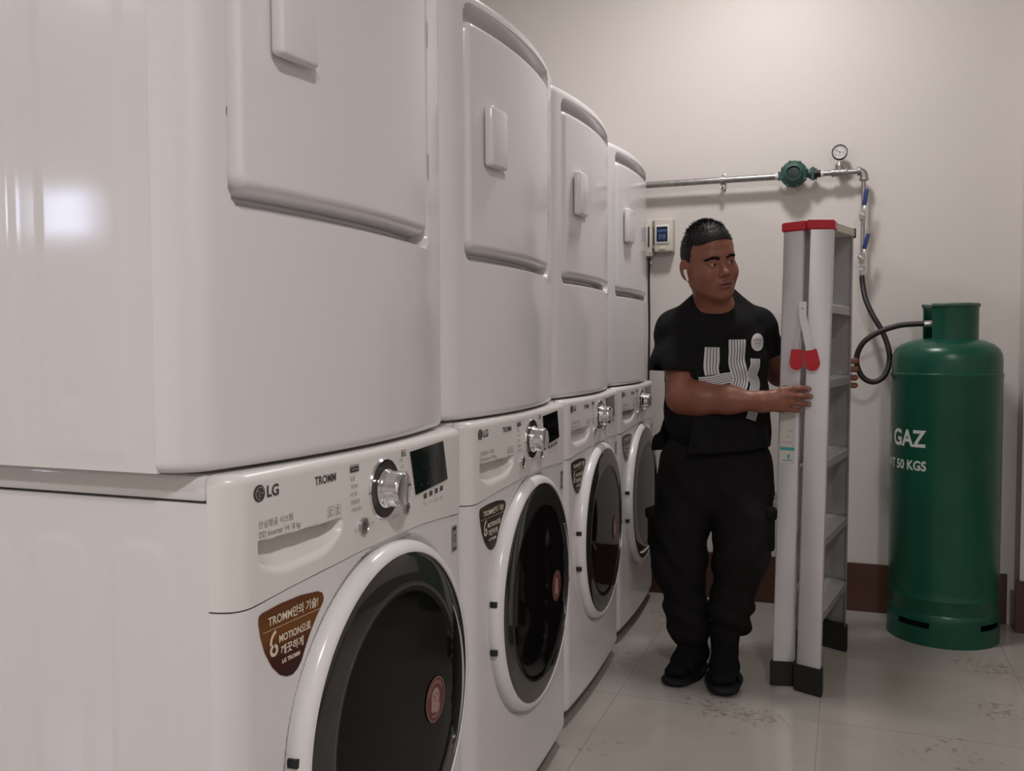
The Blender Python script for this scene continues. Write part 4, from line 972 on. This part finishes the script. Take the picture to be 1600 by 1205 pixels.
# neck, shoulders, trunk, legs
B_.sc = None
NB = np.array([.292, 2.775, 1.075])
B_.cone(H(0, .022, -.055), NB, .050, .056, .03); B_.cone(H(0, .0, -.078), NB+np.array([.010, -.030, .005]), .034, .045, .03)
SR, SL = np.array([.172, 2.737, 1.045]), np.array([.412, 2.850, 1.055])
B_.cone(NB+(0, 0, .01), SR+(.02, 0, -.02), .046, .032, .04); B_.cone(NB+(0, 0, .01), SL+(-.02, 0, -.02), .046, .030, .04)
RT = rz_(radians(26)); TC = np.array([.290, 2.790, 0]); T = lambda a, d, z: TC+RT @ np.array([a, -d, 0])+np.array([0, 0, z])
B_.ell(T(0, 0, .955), (.148, .098, .150), .04, R=RT); B_.ell(T(0, .01, .80), (.142, .106, .140), .04, R=RT); B_.ell(T(0, 0, .665), (.140, .105, .10), .04, R=RT)
HR, KR, AR = (.218, 2.775, .62), (.203, 2.715, .37), (.232, 2.735, .10); HL, KL, AL = (.362, 2.800, .62), (.360, 2.705, .40), (.330, 2.715, .11)
for h_, k_, a_ in ((HR, KR, AR), (HL, KL, AL)): B_.cone(h_, k_, .072, .050, .03); B_.cone(k_, a_, .036, .022, .02)
B_.cone(AR, (.214, 2.680, .040), .024, .022, .02); B_.cone(AL, (.338, 2.650, .040), .024, .022, .02)
# --- right arm (his right: crosses in front of the body to the ladder)
ER, WR_ = np.array([.210, 2.662, .838]), np.array([.436, 2.640, .832])
B_.cone(SR+(.004, 0, -.02), ER, .038, .043, .03); B_.cone(ER, (.262, 2.655, .838), .043, .0435, .02); B_.cone((.262, 2.655, .838), (.345, 2.648, .836), .0435, .036, .03); B_.cone((.345, 2.648, .836), WR_, .036, .0255, .03, sq=((0, 1, 0), .82))
def finger(pts, r, k=.004):
    for i in range(len(pts)-1): B_.cone(pts[i], pts[i+1], r[i], r[i+1], k if i else .010)
B_.cone(WR_, (.492, 2.650, .848), .024, .0215, .016, sq=((.05, 1, 0), .62)); B_.cone(WR_, (.488, 2.650, .824), .023, .0215, .016, sq=((.05, 1, 0), .62))
FR = [[(.492, 2.650, .864), (.517, 2.655, .8695), (.540, 2.662, .8700), (.5625, 2.6725, .8680)],
      [(.494, 2.648, .848), (.520, 2.653, .8500), (.545, 2.659, .8490), (.5680, 2.6715, .8470)],
      [(.492, 2.648, .831), (.517, 2.653, .8300), (.541, 2.660, .8275), (.5635, 2.6715, .8250)],
      [(.487, 2.650, .815), (.507, 2.658, .8115), (.526, 2.667, .8085), (.5425, 2.6780, .8065)]]
for p_, r0 in zip(FR, (.0088, .0090, .0086, .0076)): finger(p_, [r0+.0006, r0, r0-.0006, r0-.0016])
finger([(.452, 2.655, .846), (.458, 2.688, .852), (.4595, 2.722, .852), (.463, 2.745, .850)], [.013, .0105, .0098, .0085], .006)
# --- left arm, hand on the far rail
EL, WL_ = np.array([.466, 2.962, .905]), np.array([.598, 3.178, .897])
B_.cone(SL+(-.004, 0, -.02), EL, .036, .038, .03); B_.cone(EL, (.515, 3.045, .903), .039, .036, .03); B_.cone((.515, 3.045, .903), WL_, .036, .0255, .03)
B_.cone(WL_, (.648, 3.176, .908), .022, .020, .016, sq=((0, 1, 0), .65)); B_.cone(WL_, (.646, 3.176, .880), .021, .020, .016, sq=((0, 1, 0), .65))
for zz, r0 in ((.938, .0086), (.911, .0090), (.884, .0088), (.859, .0078)):
    finger([(.648, 3.172, zz-.004 if zz > .9 else zz+.004), (.675, 3.160, zz), (.6875, 3.136, zz+.001), (.6855, 3.110, zz), (.6780, 3.0985, zz-.001)], [r0+.001, r0+.0004, r0, r0-.0006, r0-.0014])
finger([(.618, 3.172, .925), (.604, 3.158, .948), (.612, 3.150, .962)], [.012, .010, .008], .006)
body = field_obj('body', B_, [SK, LIP, NAIL], man, O3)
# lips get their own colour; nails too
me = body.data; n = len(me.polygons); C_ = np.empty(n*3, np.float32); me.polygons.foreach_get('center', C_); C_ = C_.reshape(n, 3)+O3; Lc = ((C_-HC) @ RH)/np.array(HS[:3])
mi = np.zeros(n, np.int32); lipm = (np.abs(Lc[:, 0]) < .0245) & (Lc[:, 1] < -.0865) & (Lc[:, 2] < -.0495-.12*np.abs(Lc[:, 0])) & (Lc[:, 2] > -.0705+.22*np.abs(Lc[:, 0])); mi[lipm] = 1
for p_ in FR:
    t_, q_ = np.array(p_[3]), np.array(p_[2]); d_ = (t_-q_)/np.linalg.norm(t_-q_); v_ = C_-t_; al = v_ @ d_
    mi[(np.abs(al-.0005) < .0052) & (np.linalg.norm(v_, axis=1) < .0095) & (v_[:, 1]+.35*v_[:, 0] < -.0035) & (np.abs(v_[:, 2]) < .0050)] = 2
me.polygons.foreach_set('material_index', mi)
del B_
# eyes
def ball(name, c, r, m_, parent, n=24, sc=(1, 1, 1), R=None):
    bm = bmesh.new(); bmesh.ops.create_uvsphere(bm, u_segments=n, v_segments=n//2, radius=1)
    R = np.eye(3) if R is None else R
    for v in bm.verts: v.co = Vector(np.array(c)-O3+R @ (np.array(v.co)*np.array(sc)*r))
    return from_bm(name, bm, m_, parent, ang=180)
EW = mat('eye_white', (.30, .25, .23), .3); IR = mat('dark_iris', (.012, .007, .005), .12)
for s in (-1, 1):
    ec = H(s*.0315, -.0742, .0045); ey = ball('eye', ec, .0120, EW, man, 28); ey.data.materials.append(IR)
    g = RH @ np.array([sin(radians(17)), -cos(radians(17)), .02])
    for p_ in ey.data.polygons:
        q = np.array(p_.center)+O3-ec; q = q/np.linalg.norm(q)
        if q @ g > .885: p_.material_index = 1
# hair: close-cropped sides, short ruffled top
Hf = Field(axis((.165, .40, .0018)), axis((2.55, 2.83, .0018)), axis((1.17, 1.40, .0018)))
Hf.sc = HS
Hf.ell(H(0, .016, .040), (.0815, .0995, .0875), .01, R=RH); Hf.ell(H(0, -.012, .072), (.058, .070, .060), .03, R=RH); Hf.ell(H(0, -.034, .062), (.0650, .0580, .0510), .01, R=RH)
X, Y, Z = Hf.pts((slice(None),)*3); q = [((X-HC[0])*RH[0, i]+(Y-HC[1])*RH[1, i]+(Z-HC[2])*RH[2, i])/HS[i] for i in range(3)]
line = np.interp(q[1], [-.12, -.088, -.060, -.046, -.038, -.026, -.002, .012, .030, .07, .11], [.080, .077, .064, .046, .016, -.018, -.010, .030, .018, -.050, -.062])
wob = .0008*np.sin(q[0]*510+3*np.sin(q[1]*170))*np.sin(q[2]*430+2.5*np.sin(q[0]*210))*np.sin(q[1]*470+2*np.sin(q[2]*190))
Hf.F = np.maximum(Hf.F+wob.astype(np.float32)*1.2, ((line-q[2])*.8).astype(np.float32))
Hf.ell(H(0, -.018, -.018), (.0690, .0715, .0835), .002, '-', RH)
hair = field_obj('hair', Hf, HAIR, man, O3); del Hf
bm = bmesh.new(); rnd = random.Random(3)
for k in range(3200):
    th = rnd.uniform(0, 2*pi); el = rnd.uniform(.05, 1.5)
    d = np.array([cos(el)*cos(th), cos(el)*sin(th), sin(el)]); p0 = np.array([0, .006, .046])+d*np.array([.074, .090, .082])
    if p0[2] < .066-.2*max(0, p0[1]) or (p0[1] < -.072 and p0[2] < .080): continue
    L = rnd.uniform(.010, .022)*(1 if el > .75 else .7); lean = np.array([rnd.uniform(-.9, .9), rnd.uniform(-1.0, .5), rnd.uniform(-.1, .4)]); d1 = d+.55*lean; d1 /= np.linalg.norm(d1); d2 = d1+.6*np.array([rnd.uniform(-1, 1), rnd.uniform(-1, .6), rnd.uniform(-.9, .2)]); d2 /= np.linalg.norm(d2)
    P_ = [p0, p0+d1*L*.5, p0+d1*L*.5+d2*L*.5]; tube_bm(bm, [Vector(H(*q_)-O3) for q_ in P_], [.0013, .0010, .0003], 4)
from_bm('hair_tuft', bm, HAIR, hair)
bbv = BVHTree.FromPolygons([v.co for v in body.data.vertices], [tuple(p_.vertices) for p_ in body.data.polygons]); fwd = Vector(RH @ np.array([0, 1., 0]))
def on_face(x, z, lift=.0006):
    h_ = bbv.ray_cast(Vector(H(x, -.16, z)-O3), fwd)
    return h_[0]-fwd*lift if h_[0] is not None else Vector(H(x, -.09, z)-O3)
for s in (-1, 1):
    bm = bmesh.new()
    for k in range(260):
        t = rnd.random(); x = s*(.012+.040*t); z = .0205+.0065*sin(pi*min(1, t*1.05)*.8)-.004*t+rnd.uniform(-.0042, .0042)*(1-.45*t)
        a = s*rnd.uniform(.004, .007); tube_bm(bm, [on_face(x, z, .0002), on_face(x+a*.6, z+.0012, .0016), on_face(x+a, z+.0006, .0008)], [.0010, .0009, .0003], 4)
    from_bm('eyebrow', bm, HAIR, man)
bm = bmesh.new(); Re = RH
eb = H(-.0885, .006, -.004); tube_bm(bm, [Vector(eb-O3), Vector(H(-.0925, -.001, -.012)-O3), Vector(H(-.0905, -.008, -.036)-O3)], [.0058, .0052, .0034], 12); from_bm('earbud', bm, mat('white_earbud', (.75, .75, .75), .25), man)

# --- shirt
Sf = Field(axis((.07, .50, .0026)), axis((2.62, 3.0, .0026)), axis((.64, 1.18, .0026)))
Sf.ell(T(0, 0, .955), (.160, .112, .165), .05, R=RT); Sf.ell(T(0, .012, .80), (.160, .124, .175), .05, R=RT); Sf.cone(T(-.02, 0, .70), T(.02, 0, .70), .128, .128, .05, sq=(RT @ np.array([0, 1., 0]), .92)); Sf.cone(T(-.045, 0, .68), T(.024, 0, .675), .128, .126, .04); Sf.ell(T(-.022, 0, .68), (.168, .122, .07), .04, R=RT)
Sf.cone(NB+(-.022, -.004, .058), SR+(.012, 0, .0), .042, .046, .03); Sf.cone(NB+(.024, .008, .052), SL+(-.014, 0, -.004), .042, .044, .03); Sf.cone(NB, NB+(0, .02, .04), .060, .050, .03); Sf.ell(T(.004, .022, 1.035), (.105, .088, .075), .04, R=RT); Sf.cone(NB+(0, 0, -.02), SR, .05, .045, .03); Sf.cone(NB+(0, 0, -.02), SL+(-.01, 0, 0), .05, .042, .03)
Sf.cone(SR+(0, 0, -.01), (.174, 2.705, .93), .053, .064, .03); Sf.cone((.174, 2.705, .93), (.173, 2.700, .88), .066, .072, .02)
Sf.cone(SL+(0, 0, -.01), (.428, 2.885, .98), .050, .050, .03); Sf.cone((.428, 2.885, .98), (.437, 2.900, .92), .053, .055, .02)
Sf.cone(T(-.13, 0, .69), T(-.155, -.01, .672), .03, .022, .05)
X, Y, Z = Sf.pts((slice(None),)*3)
# drape folds: across the belly, under the arm, along the sleeve
fold = .0030*np.sin((Z*60+X*38-Y*20))*np.exp(-((Z-.86)/.09)**2)+.0035*np.sin(X*95+Y*70+Z*30)*np.exp(-((Z-.72)/.05)**2)+.0022*np.sin(Z*85-X*60)*np.exp(-((Z-1.0)/.08)**2)
Sf.F = Sf.F+(fold*1.0).astype(np.float32)
Sf.plane((0, 0, .662), (.06, 0, -1))
# sleeve hems: cut square to the arm, only below each sleeve
X, Y, Z = Sf.pts((slice(None),)*3)
s1 = ((X-.172)*-.02+(Y-2.70)*-.05+(Z-.916)*-1)*np.where((X < .262) & (Y < 2.79), 1, 0); m1 = (((X-.172)**2+(Y-2.70)**2) < .086**2) & (Z < .93)
tor = Field(Sf.ax[0], Sf.ax[1], Sf.ax[2]); tor.ell(T(0, 0, .955), (.160, .112, .165), .05, R=RT); tor.ell(T(0, .012, .80), (.160, .124, .175), .05, R=RT)
Sf.F = np.where(m1 & (tor.F > .0), np.maximum(Sf.F, np.minimum(s1, tor.F+.0)), Sf.F).astype(np.float32)
nn = np.array([.12, .30, -.94]); s2 = ((X-.431)*nn[0]+(Y-2.890)*nn[1]+(Z-.968)*nn[2]); m2 = (((X-.435)**2+(Y-2.895)**2) < .082**2) & (Z < 1.0)
Sf.F = np.where(m2 & (tor.F > 0), np.maximum(Sf.F, np.minimum(s2, tor.F)), Sf.F).astype(np.float32); del tor
Sf.cone((.172, 2.700, .925), (.176, 2.69, .86), .061, .064, .004, '-'); Sf.cone((.436, 2.897, .955), (.445, 2.92, .90), .045, .047, .004, '-')
# neckline
Sf.cone((.285, 2.750, 1.260), (.299, 2.745, 1.160), .070, .054, .006, '-'); Sf.ell((.316, 2.700, 1.152), (.047, .060, .050), .012, '-', RT)
shirt = field_obj('shirt', Sf, CLOTH, man, O3)
bvh = BVHTree.FromPolygons([v.co for v in shirt.data.vertices], [tuple(p_.vertices) for p_ in shirt.data.polygons])
nrm = Vector(RT @ np.array([0, -1., 0]))
def on_shirt(off=.0012, cx=0):
    def fn(a, b):
        p_ = Vector(T(a, .30, b)-O3); h_ = bvh.ray_cast(p_, -nrm)
        return (h_[0]+nrm*off) if h_[0] is not None else Vector(T(a, .1, b)-O3)
    return fn
WH = mat('white_shirt_print', (.56, .56, .58), .7); 
def ribbon(fl, pts, w_, ns=5, gap=.24):
    P = [Vector((*p_, 0)) for p_ in catmull([(x, y, 0) for x, y in pts], 8)] if False else [Vector((q.x, q.y)) for q in catmull([(x, y, 0) for x, y in pts], 10)]
    N = []
    for i, p_ in enumerate(P):
        d = (P[min(i+1, len(P)-1)]-P[max(i-1, 0)]).normalized(); N.append(Vector((-d.y, d.x)))
    for k in range(ns):
        lo = -w_/2+w_*k/ns+(w_/ns*gap/2 if k else 0); hi = -w_/2+w_*(k+1)/ns-(w_/ns*gap/2 if k < ns-1 else 0); V = []; F = []
        for p_, n_ in zip(P, N): V += [tuple(p_+n_*lo), tuple(p_+n_*hi)]
        for i in range(len(P)-1): F.append((2*i, 2*i+1, 2*i+3, 2*i+2))
        fl.add(V, F)
f = Flat(); ribbon(f, [(-.047, .986), (-.048, .955), (-.051, .925), (-.049, .906)], .042, 5); ribbon(f, [(-.047, .874), (-.049, .84), (-.045, .81)], .042, 5)
f.build('printed_letter', on_shirt(), WH, shirt)
f = Flat(); ribbon(f, [(-.086, .884), (-.050, .888), (-.015, .896), (.006, .898)], .030, 5); f.build('printed_letter', on_shirt(.0016), WH, shirt)
f = Flat(); ribbon(f, [(.026, 1.008), (.026, .975), (.024, .945), (.030, .915), (.034, .890), (.024, .865), (.026, .835), (.030, .80)], .052, 6); f.build('printed_letter', on_shirt(), WH, shirt)
f = Flat(); ribbon(f, [(.086, .952), (.084, .930), (.074, .905), (.084, .880), (.076, .855), (.083, .83), (.072, .80), (.064, .775)], .034, 5); f.build('printed_letter', on_shirt(), WH, shirt)
f = Flat(); c = (.0965, 1.000)
for k in range(6):
    r0, r1 = .026*k/6, .026*(k+1)/6
    if k == 0: f.disc(c, r1*1.0, 0, 28)
    else: f.ring(c, r0, r1, 0, 28)
bd = f.build('round_badge', on_shirt(.0018), M['bezel'], shirt)
f = Flat(); f.text('INSTALLED', .0075, (c[0], c[1]+.004), 0, 'CENTER', sx=.9); f.text('AND ON', .0065, (c[0], c[1]-.006), 0, 'CENTER'); f.text('SITE', .0065, (c[0], c[1]-.015), 0, 'CENTER'); f.build('badge_text', on_shirt(.0026), M['print_grey'], bd)

# --- trousers
pax = (axis((.08, .50, .003)), axis((2.56, 2.96, .003)), axis((.07, .74, .003)))
Pf = Field(*pax); Pf.ell(T(0, 0, .655), (.160, .108, .10), .04, R=RT); Pf.ell(T(0, 0, .56), (.160, .108, .10), .03, R=RT)
Pr = Field(*pax); Pl = Field(*pax)
Pr.cone((.213, 2.775, .60), (.190, 2.735, .44), .088, .081, .04); Pr.cone((.190, 2.735, .44), (.193, 2.715, .34), .081, .073, .04); Pr.cone((.193, 2.715, .34), (.216, 2.725, .20), .073, .057, .05); Pr.cone((.216, 2.725, .20), (.228, 2.728, .125), .058, .052, .04); Pr.cone((.222, 2.725, .150), (.222, 2.725, .148), .060, .060, .03)
Pl.cone((.368, 2.800, .60), (.378, 2.745, .46), .090, .080, .04); Pl.cone((.378, 2.745, .46), (.375, 2.705, .37), .080, .070, .04); Pl.cone((.375, 2.705, .37), (.348, 2.700, .22), .070, .056, .05); Pl.cone((.345, 2.700, .22), (.332, 2.708, .135), .055, .044, .04)
Pl.cone((.362, 2.735, .26), (.378, 2.775, .140), .034, .024, .05)
legs = np.minimum(Pr.F, Pl.F); A = Pf.F; h = np.maximum(.05-np.abs(A-legs), 0)/.05; Pf.F = np.minimum(A, legs)-h*h*.05*.25; del Pr, Pl, legs, A, h
X, Y, Z = Pf.pts((slice(None),)*3)
fold = .0042*np.sin(Z*95+X*40+Y*25)*np.exp(-((Z-.20)/.08)**2)+.0036*np.sin(Z*70-np.abs(X-.29)*90)*np.exp(-((Z-.37)/.07)**2)+.0030*np.sin(X*60+Z*48+1)*np.exp(-((Z-.55)/.07)**2)
Pf.F = Pf.F+fold.astype(np.float32); Pf.plane((0, 0, .108), (.10, -.2, -1))
Pf.cone((.229, 2.730, .13), (.231, 2.735, .05), .042, .042, .004, '-'); Pf.cone((.332, 2.712, .15), (.332, 2.712, .05), .034, .034, .004, '-')
tr = field_obj('trousers', Pf, TROU, man, O3); del Pf
for s, c, rz0 in ((-1, (.126, 2.740, .435), radians(-14)), (1, (.446, 2.755, .450), radians(16))):
    bm = bmesh.new(); R3 = Matrix.Rotation(rz0, 3, 'Z'); add_box(bm, Vector(c)-MO, (.030, .105, .120), .012, 3, rot=R3); pk = from_bm('cargo_pocket', bm, TROU, tr)
    bm = bmesh.new(); add_box(bm, Vector(c)-MO+R3 @ Vector((s*.003, 0, .052)), (.034, .112, .034), .008, 3, rot=R3 @ Matrix.Rotation(s*.10, 3, 'Y')); from_bm('pocket_flap', bm, TROU, pk)
tube('cord_end', [Vector(q)-MO for q in ((.112, 2.700, .395), (.104, 2.690, .382), (.092, 2.680, .370), (.084, 2.675, .368))], [.003, .0035, .0035, .003], M['label_white'], tr, 8)
# --- socks and sandals
def footgear(heel, toe, ank, lift):
    hl, te, an = np.array(heel), np.array(toe), np.array(ank); d = (te-hl); d[2] = 0; L = np.linalg.norm(d); d /= L; sd = np.array([-d[1], d[0], 0]); lo = np.minimum(hl, te)-.07; hi = np.maximum(hl, te)+.07
    ax = [axis((lo[0], hi[0], .0028)), axis((min(lo[1], an[1]-.06), max(hi[1], an[1]+.06), .0028))]
    zt = lambda t: hl[2]+(te[2]-hl[2])*t
    P = lambda t, s, h: hl+d*L*t+sd*s+np.array([0, 0, zt(t)-hl[2]+h])
    K = Field(ax[0], ax[1], axis((-.002, .215, .0028)))
    K.cone(an+(0, 0, .075), P(.16, 0, .062), .038, .035, .03); K.cone(an+(0, -.004, .02), P(.52, 0, .052), .040, .032, .02); K.cone(P(.10, 0, .048), P(.55, 0, .046), .033, .030, .03); K.cone(P(.55, 0, .044), P(.84, .004, .038), .036, .028, .03, sq=((0, 0, 1), .62)); K.cone(P(.82, -.014, .036), P(.90, -.018, .035), .019, .014, .015)
    K.plane((0, 0, 0), (0, 0, -1)) ; field_obj('sock', K, SOCK, man, O3)
    D_ = Field(ax[0], ax[1], axis((-.004, .11, .0028)))
    D_.cone(P(.14, 0, .012), P(.55, 0, .012), .040, .039, .02, sq=((0, 0, 1), .34)); D_.cone(P(.55, 0, .012), P(.86, 0, .012), .046, .044, .03, sq=((0, 0, 1), .30)); D_.plane((0, 0, max(.001, min(hl[2], te[2])-.0)), (0, 0, -1))
    so = field_obj('sandal', D_, SAND, man, O3)
    bm = bmesh.new(); A = []
    for t in (.52, .60, .68, .76):
        r_ = [P(t, .047*cos(a), .012+.052*sin(a)*(1.0 if t < .6 else .93)) for a in [pi*k/14 for k in range(15)]]; A.append(r_)
    V = [tuple(q-O3) for r_ in A for q in r_]+[tuple(q-O3-(0, 0, .004)) for r_ in A for q in r_]; F = []; m = 15; n4 = 4*m
    for i in range(3):
        for k in range(14): a = i*m+k; F += [(a, a+1, a+m+1, a+m), (n4+a, n4+a+m, n4+a+m+1, n4+a+1)]
    for k in range(14): F += [(k, n4+k, n4+k+1, k+1), (3*m+k, 3*m+k+1, n4+3*m+k+1, n4+3*m+k)]
    for i in range(3):
        for k in (0, 14): a = i*m+k; F.append((a, a+m, n4+a+m, n4+a))
    link_mesh('sandal_strap', V, F, SAND, so, ang=50)
footgear((.246, 2.790, .0), (.196, 2.600, .0), (.233, 2.742, .085), 0)
footgear((.326, 2.765, .022), (.346, 2.572, .0), (.330, 2.722, .100), .02)
